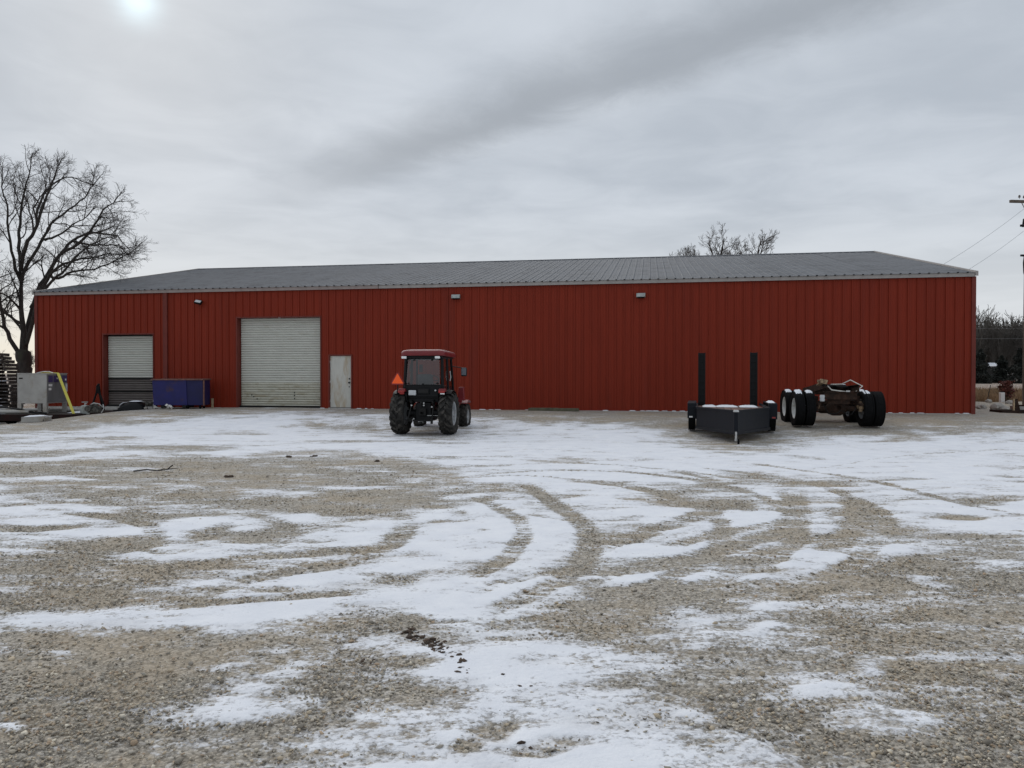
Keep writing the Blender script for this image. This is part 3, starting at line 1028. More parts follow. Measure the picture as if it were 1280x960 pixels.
# ------------------------------------------------------------------ tractor
TX, TY = -2.37, 21.05
TZ = Hs(TX, TY) + .004
tr = thing('tractor', 'compact red and black cab tractor seen from behind, orange triangle on its left', 'tractor', (TX, TY, TZ), R(-8))
WB = 2.05
rt = tyre_mesh(.58, .37, .32, 17, lug_h=.05)
rimr = rim_mesh(.325, .37, 1, .3)
riml = rim_mesh(.325, .37, -1, .3)
for sx in (-1, 1):
    t_ = link('rear_tyre', rt, RUBBER, tr)
    t_.location = (sx * .665, 0, .572)
    if sx < 0: t_.rotation_euler = (0, 0, math.pi)
    r_ = link('rim', rimr, RIMGREY, t_)
ft = tyre_mesh(.395, .26, .22, 16, lug_h=.028)
fr = rim_mesh(.222, .26, 1, .3)
for sx in (-1, 1):
    t_ = link('front_tyre', ft, RUBBER, tr)
    t_.location = (sx * .68, WB, .392)
    t_.rotation_euler = (0, 0, math.pi if sx < 0 else 0)
    link('rim', fr, RIMGREY, t_)
# driveline and rear casting
mb = MB()
mb.box((0, .1, .62), (.50, .62, .50), taper=.8).box((0, .7, .56), (.34, 1.0, .36)).box((0, 1.6, .58), (.40, 1.2, .34))
mb.tube([(-.5, 0, .572), (.5, 0, .572)], .10, 12)
mb.tube([(-.56, WB, .40), (.56, WB, .40)], .075, 10)
mb.lathe([(-.14, .03), (-.12, .14), (.0, .18), (.12, .14), (.14, .03)], 14, 'Y', (0, WB, .42))
mb.build('chassis', BLACKM, tr, bevel=.02)
mb = MB()
for sx in (-1, 1):
    mb.beam((sx * .20, -.12, .50), (sx * .36, -.72, .38), .045, .07)          # lower links
    mb.tube([(sx * .33, -.55, .42), (sx * .30, -.18, .92)], .022, 8)           # lift rods
    mb.beam((sx * .30, -.05, .95), (sx * .30, -.36, .88), .05, .06)           # rockshaft arms
    mb.tube([(sx * .36, -.70, .33), (sx * .36, -.70, .44)], .035, 10)
mb.beam((0, -.1, .34), (0, -.62, .34), .09, .05)                             # drawbar
mb.tube([(0, -.2, .78), (0, -.42, .88)], .03, 8)                              # top link
mb.box((0, -.26, .62), (.20, .08, .20))
mb.lathe([(-.08, .035), (0, .035)], 10, 'Y', (0, -.30, .60))
mb.tube([(-.34, -.6, .40), (.34, -.6, .40)], .018, 8)
mb.build('three_point_hitch', DARK, tr, bevel=.006)
mb = MB()
for (x, z) in ((-.28, .80), (.06, .86), (.06, .80), (.28, .76), (-.22, .44), (-.05, .36), (.26, .40)):
    mb.lathe([(-.02, .0), (-.02, .022), (.02, .022)], 8, 'Y', (x, -.345, z))
mb.tube([(.16, -.38, .53), (.45, -.40, .53)], .008, 6)
mb.build('hitch_pins', ZINC, tr)
mb = MB().box((-.02, -.39, .36), (.14, .07, .07))
mb.build('ball_mount', ZINC, tr, bevel=.015)
# rear panel under the window
mb = MB()
mb.box((0, -.12, 1.17), (1.02, .22, .30)).box((0, -.06, 1.0), (.86, .2, .16))
mb.box((.02, -.245, 1.18), (.34, .03, .17))
mb.build('rear_panel', BLACKM, tr, bevel=.02)
MB().box((.02, -.27, 1.18), (.27, .012, .11)).build('vent', DARK, tr)
# fenders
for sx in (-1, 1):
    mb = MB()
    arc = []
    for i in range(11):
        t = R(58 + i * 10)
        arc.append((-.64 * math.cos(t) * 1.0, .60 + .62 * math.sin(t)))
    x0, x1 = (sx * .42, sx * .80)
    vs = []
    for (y, z) in arc:
        vs += [(x0, y, z), (x1, y, z - .015), (x1, y * .965, (z - .60) * .965 + .585), (x0, y * .965, (z - .60) * .965 + .60)]
    fs = []
    for i in range(10):
        for j in range(4):
            fs.append((i * 4 + j, i * 4 + (j + 1) % 4, (i + 1) * 4 + (j + 1) % 4, (i + 1) * 4 + j))
    fs += [(0, 1, 2, 3), (43, 42, 41, 40)]
    mb.add(vs, fs)
    mb.prism([(0, y, z) for y, z in arc] + [(0, .1, .75), (0, -.2, .75)], (sx * .42, 0, 0), (sx * .025, 0, 0))
    mb.build('fender', BLACKM, tr)
    # rear lamps on the fender backs
    MB().box((sx * .555, -.30, 1.205), (.22, .14, .09), taper=.8).build('fender_cap', TRED, tr, bevel=.02)
    MB().box((sx * .555, -.385, 1.165), (.17, .04, .065)).build('tail_lamp', LAMPR, tr, bevel=.012)
    MB().box((sx * .555 + .02, -.385, 1.113), (.12, .035, .032)).build('reverse_lamp', LAMPW if sx > 0 else LAMPR, tr, bevel=.008)
MB().box((-.27, -.30, 1.135), (.205, .07, .135)).build('light_box', LGREY, tr, bevel=.02)
MB().lathe([(-.03, 0), (-.03, .022), (.0, .022)], 10, 'Y', (.36, -.26, 1.20)).build('socket', LGREY, tr)
# cab frame
Zb, Zt = 1.30, 2.10
RW0, RW1 = .53, .495       # half width bottom/top
yR0, yR1 = -.16, -.08       # rear plane bottom/top
yF0, yF1 = 1.22, 1.02       # front plane
mb = MB()
for sx in (-1, 1):
    mb.beam((sx * RW0, yR0, 1.0), (sx * RW1, yR1, Zt), .075, .075)
    mb.beam((sx * RW0, yF0, .95), (sx * RW1, yF1, Zt), .06, .06)
    mb.beam((sx * RW0, .52, 1.0), (sx * RW1, .50, Zt), .05, .06)
    mb.beam((sx * RW1, yR1, Zt), (sx * RW1, yF1, Zt), .07, .07)
    mb.beam((sx * RW0, yR0, 1.24), (sx * RW0, yF0, 1.0), .06, .06)
mb.beam((-RW1, yR1, Zt - .02), (RW1, yR1, Zt - .02), .08, .12)
mb.beam((-RW1, yF1, Zt), (RW1, yF1, Zt), .07, .07)
mb.beam((-RW0, yR0, 1.31), (RW0, yR0, 1.31), .07, .09)
mb.beam((-RW0, yF0, 1.15), (RW0, yF0, 1.15), .07, .3)
mb.box((0, .5, .93), (1.04, 1.35, .10))
mb.build('cab_frame', BLACKM, tr, bevel=.012)
rw = MB().add([(-.47, yR0 - .035, 1.355), (.47, yR0 - .035, 1.355), (.435, yR1 - .05, 2.045), (-.435, yR1 - .05, 2.045)], [(0, 1, 2, 3)]).build('rear_window', CABGLASS, tr)
mb = MB()
for (x, z) in ((-.40, 1.39), (.40, 1.39), (-.26, 2.02), (.24, 2.02), (0, 1.37)):
    mb.box((x, yR0 - .04 + (z - 1.35) * .1, z), (.05, .03, .045))
mb.build('window_hinge', BLACKM, rw)
MB().add([(-.47, yF0, 1.3), (.47, yF0, 1.3), (.45, yF1, 2.06), (-.45, yF1, 2.06)], [(0, 1, 2, 3)]).build('windscreen', CABGLASS, tr)
for sx in (-1, 1):
    MB().add([(sx * RW0, yR0 + .04, 1.28), (sx * RW0, .50, 1.18), (sx * RW1, .48, 2.06), (sx * RW1, yR1 + .04, 2.06)], [(0, 1, 2, 3)]).build('side_window', CABGLASS, tr)
    dw = MB().add([(sx * RW0, .55, 1.0), (sx * RW0, yF0 - .03, .98), (sx * RW1, yF1 - .03, 2.06), (sx * RW1, .53, 2.06)], [(0, 1, 2, 3)]).build('door_window', CABGLASS, tr)
    MB().tube([(sx * (RW0 + .03), .62, 1.45), (sx * (RW0 + .05), .62, 1.55), (sx * (RW0 + .03), .62, 1.72)], .014, 8).build('door_handle', ZINC, dw)
# inside
mb = MB().box((0, .30, 1.12), (.46, .46, .14)).box((0, .06, 1.38), (.42, .12, .52), Matrix.Rotation(R(10), 3, 'X'))
mb.build('seat', SEATM, tr, bevel=.05)
mb = MB()
ring = [(.19 * math.cos(R(a)), .82 + .12 * math.sin(R(a)), 1.46 + .13 * math.sin(R(a))) for a in range(0, 361, 20)]
mb.tube(ring, .016, 6, cap=False)
mb.tube([(0, .82, 1.46), (0, 1.02, 1.1)], .03, 8).tube([(-.18, .82, 1.46), (.18, .82, 1.46)], .012, 6)
mb.box((0, 1.05, 1.18), (.5, .2, .28))
mb.build('steering_wheel', BLACKM, tr)
MB().box((-.36, .95, 1.80), (.10, .03, .22)).box((.42, .60, 1.2), (.10, .7, .22)).build('console', SEATM, tr, bevel=.01)
# roof
mb = MB()
rx, ry0, ry1 = .60, -.30, 1.28
nseg = 10
vs = []; fs = []
rings = [(1.0, 2.135), (1.02, 2.165), (1.02, 2.215), (.99, 2.255), (.92, 2.285), (.70, 2.305), (.35, 2.315)]


def rrect(k, z):
    out = []
    cx_, cy_ = 0, (ry0 + ry1) / 2
    hx, hy = rx * k, (ry1 - ry0) / 2 * k
    rad = .16 * k
    for (qx, qy, a0) in ((1, 1, 0), (-1, 1, 90), (-1, -1, 180), (1, -1, 270)):
        for i in range(6):
            a = R(a0 + i * 18)
            out.append((cx_ + qx * (hx - rad) + rad * math.cos(a), cy_ + qy * (hy - rad) + rad * math.sin(a), z - (.03 * ((qy > 0)))))
    return out


for k_, z_ in rings:
    vs += rrect(k_, z_)
nn = 24
for i in range(len(rings) - 1):
    for j in range(nn):
        fs.append((i * nn + j, i * nn + (j + 1) % nn, (i + 1) * nn + (j + 1) % nn, (i + 1) * nn + j))
fs.append(tuple(reversed(range(nn))))
fs.append(tuple((len(rings) - 1) * nn + j for j in range(nn)))
mb.add(vs, fs)
cr = mb.build('roof', TRED, tr)
mb = MB().box((0, .48, 2.105), (1.08, 1.42, .07))
mb.build('roof_lining', BLACKM, tr, bevel=.02)
for x in (-.50, .42):
    MB().box((x, -.29, 2.085), (.135, .07, .065)).build('work_lamp', LAMPW, tr, bevel=.015)
# slow vehicle sign
sg = MB()
c = Vector((-.67, -.33, 1.475))
def tri(s_, y, dz=0.0):
    h = s_ * .866
    return [(c.x - s_ / 2, y, c.z - h / 3 + dz), (c.x + s_ / 2, y, c.z - h / 3 + dz), (c.x, y, c.z + 2 * h / 3 + dz)]
def ctri(s_, cut, y):
    t3 = [Vector(p) for p in tri(s_, y)]
    out = []
    for i in range(3):
        a, b_, c_ = t3[i], t3[(i + 1) % 3], t3[i - 1]
        out += [a + (c_ - a).normalized() * cut, a + (b_ - a).normalized() * cut]
    return out
sg.prism(ctri(.43, .06, c.y), (0, 0, 0), (0, .006, 0))
so = sg.build('slow_vehicle_sign', SIGNRED, tr)
MB().prism(ctri(.315, .01, c.y - .006), (0, 0, 0), (0, .005, 0)).build('sign_centre', ORANGE, so)
MB().beam((-.67, -.315, 1.15), (-.67, -.315, 1.45), .03, .012).box((-.62, -.30, 1.16), (.16, .05, .06)).build('sign_post', BLACKM, tr)
# mirror
MB().tube([(.50, 1.02, 1.86), (.72, 1.08, 1.83), (.86, 1.06, 1.80), (.86, 1.06, 1.62)], .013, 8).build('mirror_arm', BLACKM, tr)
mr = MB().box((.87, 1.04, 1.70), (.17, .06, .25)).build('mirror', BLACKM, tr, bevel=.03)
MB().box((.872, 1.006, 1.71), (.135, .008, .2)).build('mirror_glass', MIRRORM, mr)
# bonnet
mb = MB()
sec = lambda y, w_, zt: [(-w_, y, .72), (w_, y, .72), (w_ * .98, y, zt - .10), (w_ * .8, y, zt), (-w_ * .8, y, zt), (-w_ * .98, y, zt - .10)]
st = [sec(1.24, .34, 1.32), sec(1.7, .335, 1.29), sec(2.2, .32, 1.22), sec(2.45, .29, 1.12)]
vs = [p for s_ in st for p in s_]
fs = [(0, 1, 2, 3, 4, 5), (23, 22, 21, 20, 19, 18)]
for i in range(3):
    for j in range(6):
        fs.append((i * 6 + j, i * 6 + (j + 1) % 6, (i + 1) * 6 + (j + 1) % 6, (i + 1) * 6 + j))
mb.add(vs, fs)
mb.build('bonnet', TRED, tr, bevel=.03)
for sx in (-1, 1):
    mb = MB()
    arc = [(WB + .50 * math.cos(R(a)), .40 + .46 * math.sin(R(a))) for a in range(55, 131, 8)]
    vs = []
    for (y, z) in arc:
        vs += [(sx * .55, y, z), (sx * .82, y, z), (sx * .82, y, z + .02), (sx * .55, y, z + .02)]
    fs = [(0, 1, 2, 3)]
    for i in range(len(arc) - 1):
        for j in range(4):
            fs.append((i * 4 + j, i * 4 + (j + 1) % 4, (i + 1) * 4 + (j + 1) % 4, (i + 1) * 4 + j))
    fs.append(tuple((len(arc) - 1) * 4 + j for j in (3, 2, 1, 0)))
    mb.add(vs, fs)
    mb.build('front_fender', TRED, tr)
    MB().box((sx * .66, 1.72, 1.06), (.20, .16, .40), taper=.75).box((sx * .50, 1.70, .86), (.36, .12, .12)).build('loader_bracket', TRED, tr, bevel=.02)
    MB().box((sx * .62, .85, .52), (.26, .34, .05)).box((sx * .66, .85, .76), (.18, .30, .04)).box((sx * .53, .70, .72), (.03, .04, .5)).build('step', BLACKM, tr)

# ------------------------------------------------------------------ dark trailer with upright ramps
NXY = np.array([5.36, 18.5])
tl = thing('utility_trailer', 'dark navy V-nosed flat trailer with two upright ramps, tongue jack towards the camera', 'trailer', (NXY[0], NXY[1], Hs(*NXY)), R(-13.6))
tl.scale = (.92, 1, 1)
LZ = Hs(6.2, 21.8) - Hs(*NXY)
zt_, zb_ = .775, .225
for sx in (-1, 1):
    mb = MB()
    a = Vector((0, 0, 0)); b = Vector((sx * 1.0, 2.0, 0))
    nrm = Vector((-(b - a).y, (b - a).x, 0)).normalized() * (.03 * (-sx))
    poly = [a + Vector((sx * .02, 0, zb_)), b + Vector((0, 0, zb_ + .01)), b + Vector((0, 0, zt_)), a + Vector((sx * .02, 0, zt_))]
    mb.prism(poly, (0, 0, 0), -nrm)
    mb.build('nose_panel', NAVY, tl, bevel=.006)
    mb = MB()
    mb.beam(a + Vector((0, .03, zt_ + .01)), b + Vector((0, 0, zt_ + .01)), .07, .05)
    mb.beam(a + Vector((0, .05, zb_ + .03)), b + Vector((0, 0, zb_ + .03)), .09, .07)
    mb.build('nose_rail', NAVY, tl, bevel=.006)
    mb = MB()
    mb.beam((sx * 1.0, 2.0, zt_ + .0), (sx * 1.0, 5.1, zt_ + .0), .06, .06)
    mb.beam((sx * .985, 2.0, .52), (sx * .985, 5.1, .52), .05, .14)
    mb.box((sx * .98, 2.05, .5), (.07, .09, .54))
    mb.build('side_rail', NAVY, tl, bevel=.006)
    # fender with rounded shoulders
    mb = MB()
    prof = [(2.42, .47), (2.42, .80), (2.52, .90), (4.18, .90), (4.30, .80), (4.30, .47), (4.27, .47), (4.26, .78), (4.16, .87), (2.55, .87), (2.45, .78), (2.45, .47)]
    mb.prism([(sx * 1.02, y, z) for y, z in prof], (0, 0, 0), (sx * .25, 0, 0))
    mb.box((sx * 1.145, 2.435, .68), (.25, .02, .40))
    mb.build('fender', NAVY, tl, bevel=.01)
    MB().box((sx * 1.17, 2.415, .515), (.10, .012, .04)).build('reflector', LAMPW if sx < 0 else LAMPR, tl)
    for y in (2.88, 3.80):
        t_ = link('tyre', tyre_mesh(.345, .2, .19, 0, 32) if (sx == -1 and y < 3) else bpy.data.meshes['tyre_small'], RUBBER_CLEAN, tl)
        if sx == -1 and y < 3: t_.data.name = 'tyre_small'
        t_.location = (sx * 1.14, y, .345 + LZ)
        r_ = link('rim', rim_mesh(.19, .2, 1, .25), RIMGREY, t_)
        if sx < 0: t_.rotation_euler = (0, 0, math.pi)
for i in range(10):
    x = -.9 + i * .2
    y0 = max(.28, abs(x) * 2 + .2)
    MB().box((x, (y0 + 5.0) / 2, .70 + .004 * (i % 3)), (.185, 5.0 - y0, .04)).build('deck_plank', PLANKW, tl)
for y in (2.1, 2.9, 3.7, 4.5, 5.05):
    MB().box((0, y, .60), (1.92, .06, .13)).build('crossmember', NAVY, tl)
for y in (2.88, 3.80):
    MB().tube([(-1.1, y, .345 + LZ), (1.1, y, .345 + LZ)], .04, 10).build('axle', NAVY, tl)
for sx in (-1, 1):
    x = sx * .82 - .03
    mb = MB()
    mb.box((x - .095, 4.95, 1.52), (.045, .09, 1.62)).box((x + .095, 4.95, 1.52), (.045, .09, 1.62)).box((x, 4.96, 1.52), (.16, .03, 1.60))
    for q in range(8):
        mb.box((x, 4.925, .85 + q * .2), (.15, .04, .04))
    mb.build('ramp', BLACKM, tl, bevel=.005)
# jack and coupler
mb = MB().box((0, .02, .50), (.10, .12, .60)).build('jack_post', NAVY, tl, bevel=.01)
MB().tube([(0, -.04, .30), (0, -.04, .09)], .028, 10).build('jack_leg', ZINC, tl)
mb = MB().box((0.0, -.04, .795), (.15, .12, .05), taper=.8)
mb.build('jack_head', ZINC, tl, bevel=.012)
MB().lathe([(-.025, .02), (-.025, .065), (.025, .065), (.025, .02)], 16, 'X', (.06, -.05, .066)).build('jack_wheel', RUBBER_CLEAN, tl)
MB().box((.01, -.04, .10), (.09, .03, .05)).build('jack_fork', ZINC, tl)


def snow_pad(mb, c, sx, sy, h, seed, n=10):
    r2 = random.Random(seed)
    vs = []; fs = []
    for i in range(n + 1):
        for j in range(n + 1):
            u_, v_ = i / n * 2 - 1, j / n * 2 - 1
            e = (1 - abs(u_) ** 4) * (1 - abs(v_) ** 4)
            vs.append((c[0] + u_ * sx / 2 * r2.uniform(.96, 1.02), c[1] + v_ * sy / 2 * r2.uniform(.96, 1.02), c[2] + h * e * r2.uniform(.75, 1.1)))
    for i in range(n):
        for j in range(n):
            a = i * (n + 1) + j
            fs.append((a, a + n + 1, a + n + 2, a + 1))
    mb.add(vs, fs)


for i, (x, sx_) in enumerate(((-.62, .42), (-.08, .66), (.58, .56))):
    mb = MB(); snow_pad(mb, (x, 4.3, .728), sx_, 1.0, .045, i)
    mb.build('snow_patch', SNOWM, tl)
mb = MB(); snow_pad(mb, (1.13, 3.0, .903), .2, .9, .05, 9); mb.build('snow_patch', SNOWM, tl)

# ------------------------------------------------------------------ cut-off truck tandem axles
BX, BY = 9.20, 21.95
bg_ = thing('truck_bogie', 'rusty cut-off truck frame on tandem axles with dual tyres, snow on the tyres', 'truck axles', (BX, BY, Hs(BX, BY + .6)), R(-8))
dt = tyre_mesh(.490, .255, .29, 0, 40)
drim = rim_mesh(.292, .255, 1, -.35)
drim2 = rim_mesh(.292, .255, 1, .3)
AX = (0.0, 1.32)
sd_i = 0
for y in AX:
    for sx in (-1, 1):
        for k_, x in enumerate((1.055, .765)):
            t_ = link('tyre', dt, RUBBER_CLEAN, bg_)
            t_.location = (sx * x, y, .488)
            t_.rotation_euler = (sd_i * .7, 0, math.pi if sx < 0 else 0)
            link('rim', drim if k_ == 0 else drim2, RIMWHITE if k_ == 0 else RIMGREY, t_)
            sd_i += 1
            # snow on the crown of the tyre
            if (sx < 0) or y > 1 or k_ == 1 or True:
                mb = MB()
                r2 = random.Random(sd_i)
                na, nb_ = 9, 5
                vs = []; fs = []
                for i in range(na + 1):
                    a = R(62 + i * 56 / na + r2.uniform(-3, 3))
                    for j in range(nb_ + 1):
                        v_ = j / nb_ * 2 - 1
                        e = (1 - abs(v_) ** 3) * (1 - abs(i / na * 2 - 1) ** 3)
                        r = .484 + .045 * e * r2.uniform(.7, 1.1) - (.02 if abs(v_) > .9 else 0)
                        vs.append((sx * x + v_ * .115 * r2.uniform(.85, 1.05), y - r * math.cos(a), .488 + r * math.sin(a)))
                for i in range(na):
                    for j in range(nb_):
                        q = i * (nb_ + 1) + j
                        fs.append((q, q + nb_ + 1, q + nb_ + 2, q + 1))
                mb.add(vs, fs)
                if not (sx > 0 and k_ == 0 and y < 1):
                    mb.build('snow_patch', SNOWM, bg_)
for y in AX:
    mb = MB()
    mb.tube([(-1.0, y, .488), (-.3, y, .488)], .075, 12).tube([(.3, y, .488), (1.0, y, .488)], .075, 12)
    mb.lathe([(-.30, .06), (-.22, .15), (-.10, .20), (.10, .20), (.22, .15), (.30, .06)], 18, 'X', (0, y, .488))
    mb.lathe([(-.3, .06), (-.22, .15), (-.05, .17)], 16, 'Y', (0, y, .53))
    mb.build('axle', RUST, bg_)
for sx in (-1, 1):
    lift = .10 if sx < 0 else 0.0
    mb = MB()
    a = Vector((sx * .44, -.62, 1.08 + lift)); b = Vector((sx * .44, 2.1, .92))
    mb.beam(a, b, .012, .20)
    mb.beam(a + Vector((-sx * .04, 0, .094)), b + Vector((-sx * .04, 0, .094)), .08, .012)
    mb.beam(a + Vector((-sx * .04, 0, -.094)), b + Vector((-sx * .04, 0, -.094)), .08, .012)
    mb.build('frame_rail', RUST, bg_)
    mb = MB()
    mb.box((sx * .56, -.05, .70), (.09, .16, .30)).box((sx * .56, 1.32, .70), (.09, .16, .30)).box((sx * .56, .66, .74), (.10, .22, .42), taper=.7)
    mb.beam((sx * .56, -.45, .62), (sx * .56, 1.75, .62), .09, .07)
    mb.beam((sx * .56, -.3, .69), (sx * .56, 1.6, .69), .09, .04)
    mb.build('leaf_spring', RUST, bg_, bevel=.01)
    MB().lathe([(-.10, .05), (-.10, .085), (.0, .095), (.10, .085), (.12, .03)], 14, 'Y', (sx * .60, -.22, .56)).build('brake_chamber', TAN, bg_)
    mb = MB().tube([(sx * .57, -.26, .70), (sx * .60, -.30, .52), (sx * .57, -.28, .42)], .05, 8)
    mb.build('spring_hanger', TAN if sx > 0 else RUST, bg_)
# front end pieces
MB().box((0, -.42, .86), (.86, .09, .20)).box((0, -.46, .97), (.92, .16, .03)).build('crossmember', RUST, bg_, bevel=.008)
MB().box((0, .66, .98), (.84, .14, .22)).build('crossmember', RUST, bg_, bevel=.008)
MB().box((0, 1.9, .95), (.86, .1, .22)).build('crossmember', RUST, bg_, bevel=.008)
MB().box((-.02, -.30, .70), (.60, .12, .14)).build('equaliser_beam', RUST, bg_, bevel=.008)
mb = MB().box((-.50, -.62, 1.26), (.17, .20, .12), Matrix.Rotation(R(12), 3, 'Y')).box((-.54, -.45, 1.20), (.14, .35, .05), Matrix.Rotation(R(-14), 3, 'X')).tube([(-.66, -.6, 1.28), (-.44, -.62, 1.24)], .04, 8)
mb.build('bracket', TAN, bg_, bevel=.01)
mb = MB().beam((-.44, -.5, 1.16), (.05, .5, 1.14), .14, .05).beam((.30, .1, 1.10), (-.1, 1.2, 1.12), .22, .06).box((.18, .8, 1.12), (.5, .4, .08))
mb.build('fifth_wheel_plate', DARK, bg_, bevel=.01)
MB().tube([(-.36, -.5, 1.14), (-.26, -.52, 1.03), (-.05, -.52, 1.0), (.12, -.5, .98)], .016, 6).tube([(.40, -.46, .98), (.62, -.3, 1.13), (.38, 0, 1.30), (.18, .1, 1.18), (-.1, .2, 1.17)], .016, 6).build('air_hose', HOSE, bg_)
MB().box((.17, -.54, .995), (.10, .03, .04)).build('hose_coupling', ZINC, bg_)
MB().tube([(-.44, -.36, .62), (-.3, -.42, .36), (-.08, -.4, .36), (.02, -.4, .46), (.14, -.4, .38), (.30, -.42, .34), (.44, -.36, .52)], .012, 6).tube([(.62, -.3, 1.1), (.75, -.42, .82), (.72, -.35, .5)], .010, 6).build('brake_line', BLACKM, bg_)
MB().lathe([(-.09, .055), (-.05, .07), (.0, .06), (.05, .07), (.09, .055)], 14, 'Z', (-.50, -.5, .80)).build('air_bag', LGREY, bg_)
mb = MB().box((.40, 1.0, 1.14), (.14, .5, .06)); mb.build('snow_patch', SNOWM, bg_, bevel=.02)

# ------------------------------------------------------------------ flatbed with the steel cabinet (left)
DZ = .235
FX1, FY0 = -15.55, 27.35
fb = thing('flatbed_trailer', 'low dark maroon flatbed trailer carrying the steel cabinet at the left edge', 'trailer', (FX1, FY0, -.12), R(-1))
z0 = DZ + .12
# local x = 0 at the right end, the bed runs to the left; y = 0 is the near side
mb = MB()
mb.box((-3.6, .05, z0 - .12), (7.2, .10, .23)).box((-3.6, 2.05, z0 - .12), (7.2, .10, .23)).box((-.05, 1.05, z0 - .12), (.10, 1.88, .2)).box((-7.15, 1.05, z0 - .12), (.10, 1.88, .2))
mb.build('frame', MAROON, fb, bevel=.01)
for i in range(9):
    MB().box((-3.6, .21 + i * .21, z0 - .02), (7.0, .19, .04)).build('deck_plank', PALLETW, fb)
tm = bpy.data.meshes['tyre_small']
for x in (-3.4, -4.2):
    for y in (.3, 1.8):
        t_ = link('tyre', tm, RUBBER_CLEAN, fb)
        t_.location = (x, y, .10); t_.rotation_euler = (0, 0, math.pi / 2); t_.scale = (1, .6, .6)
for i, (x, y, sx_, sy_) in enumerate(((-.5, 1.4, .6, .9), (-3.0, .7, .9, .9), (-4.0, 1.2, .8, 1.2))):
    mb = MB(); snow_pad(mb, (x, y, z0 + .004), sx_, sy_, .05, 31 + i); mb.build('snow_patch', SNOWM, fb)
# long pale pipes lying on the bed behind and left of the cabinet
for i, (y, z, x0, x1, lb) in enumerate(((.35, .07, -4.4, -1.75, 'pale grey pipe lying along the front edge of the flatbed left of the cabinet'), (1.75, .08, -4.2, -.4, 'pale pipe lying along the back of the flatbed under the cabinet'))):
    o = MB().tube([(x0, y, DZ + z), (x1, y, DZ + z)], .065, 12).build('pipe', STEELBOX)
    o.location = (FX1, FY0, 0)
    tag(o, lb, 'pipe', 'pipes on the flatbed')
o = MB().tube([(-4.2, .6, DZ + .25), (-3.2, .55, DZ + .28), (-2.2, .5, DZ + .16), (-1.6, .35, DZ + .05), (-1.1, .3, DZ + .03)], .03, 8).build('black_hose', BLACKM)
o.location = (FX1, FY0, 0)
tag(o, 'black hose curving over the flatbed below the steel cabinet', 'hose')

# steel cabinet on legs: plain side to the yard, dark control side to the right
cxx, cyy = -17.28, 28.48
cb = thing('steel_cabinet', 'dull stainless equipment cabinet on legs strapped to the flatbed', 'cabinet', (cxx, cyy, DZ + .004), R(-2))
CW, CD, C0, C1 = 1.08, 1.22, .36, 1.43
mb = MB().box((0, 0, (C0 + C1) / 2), (CW, CD, C1 - C0)).box((0, 0, C1 + .012), (CW + .03, CD + .03, .03))
mb.build('body', STEELBOX, cb, bevel=.012)
MB().box((CW / 2 + .006, 0, (C0 + C1) / 2), (.014, CD - .08, C1 - C0 - .08)).build('control_panel', STEELDARK, cb)
for sx in (-1, 1):
    for sy in (-1, 1):
        MB().box((sx * (CW / 2 - .07), sy * (CD / 2 - .05), C0 / 2 + .01), (.14, .10, C0)).build('leg', STEELBOX, cb)
for (y, wd) in ((-.40, .24), (-.08, .28), (.43, .28)):
    MB().box((CW / 2 + .016, y, 1.25), (.012, wd, .24)).build('purple_plate', PURPLE, cb)
for (y, z, wd, ht) in ((-.42, 1.02, .20, .08), (-.45, .88, .15, .09), (.48, 1.22, .08, .07), (-.02, 1.27, .07, .06)):
    MB().box((CW / 2 + .024, y, z), (.008, wd, ht)).build('sticker', STICKER, cb)
MB().box((CW / 2 + .016, .54, .92), (.012, .1, .30)).build('side_strip', LGREY, cb)
MB().box((-.40, -CD / 2 - .006, 1.27), (.13, .012, .045)).build('badge', DARK, cb)
MB().tube([(-.35, .2, C1 + .03), (-.15, .25, C1 + .08), (.2, .1, C1 + .08), (.40, .0, C1 + .03)], .02, 8).build('lifting_bar', ZINC, cb)
mb = MB()
pts = [Vector((-.30, .35, 1.472)), Vector((.10, .10, 1.476)), Vector((.57, -.02, 1.470)), Vector((.60, -.03, 1.42)), Vector((1.42, -.55, .06)), Vector((1.46, -.57, .0))]
for i in range(len(pts) - 1):
    dv = (pts[i + 1] - pts[i]).normalized()
    sdv = dv.cross(Vector((.3, -.2, 1))).normalized() * .05
    nv = dv.cross(sdv).normalized() * .006
    a_, b_ = pts[i], pts[i + 1]
    mb.add([a_ - sdv - nv, a_ + sdv - nv, a_ + sdv + nv, a_ - sdv + nv, b_ - sdv - nv, b_ + sdv - nv, b_ + sdv + nv, b_ - sdv + nv], [(0, 1, 2, 3), (4, 5, 6, 7), (0, 1, 5, 4), (1, 2, 6, 5), (2, 3, 7, 6), (3, 0, 4, 7)])
st_ = mb.build('ratchet_strap', YELLOW)
st_.location = (cxx, cyy, DZ)
tag(st_, 'yellow webbing strap running over the steel cabinet down to the flatbed', 'strap')

# low steel platform before the small door
pf = thing('steel_platform', 'low maroon steel platform lying before the small roll-up door', 'platform', (-15.55, 29.75, -.02), R(-6))
mb = MB().box((0, -.55, .17), (2.7, .10, .22)).box((0, .55, .17), (2.7, .10, .22)).box((-1.3, 0, .17), (.1, 1.0, .2)).box((1.3, 0, .17), (.1, 1.0, .2))
mb.build('frame', MAROON, pf, bevel=.01)
for i in range(5):
    MB().box((0, -.40 + i * .2, .262), (2.5, .18, .03)).build('deck_board', PALLETW, pf)
mb = MB(); snow_pad(mb, (-.55, -.35, .282), .75, .4, .05, 37); mb.build('snow_patch', SNOWM, pf)


def put(name, label, cat, px, Y, z=None, rz=0, group=None):
    x = (px - 640) / 967 * Y
    return thing(name, label, cat, (x, Y, Hs(x, Y) if z is None else z), rz, group)


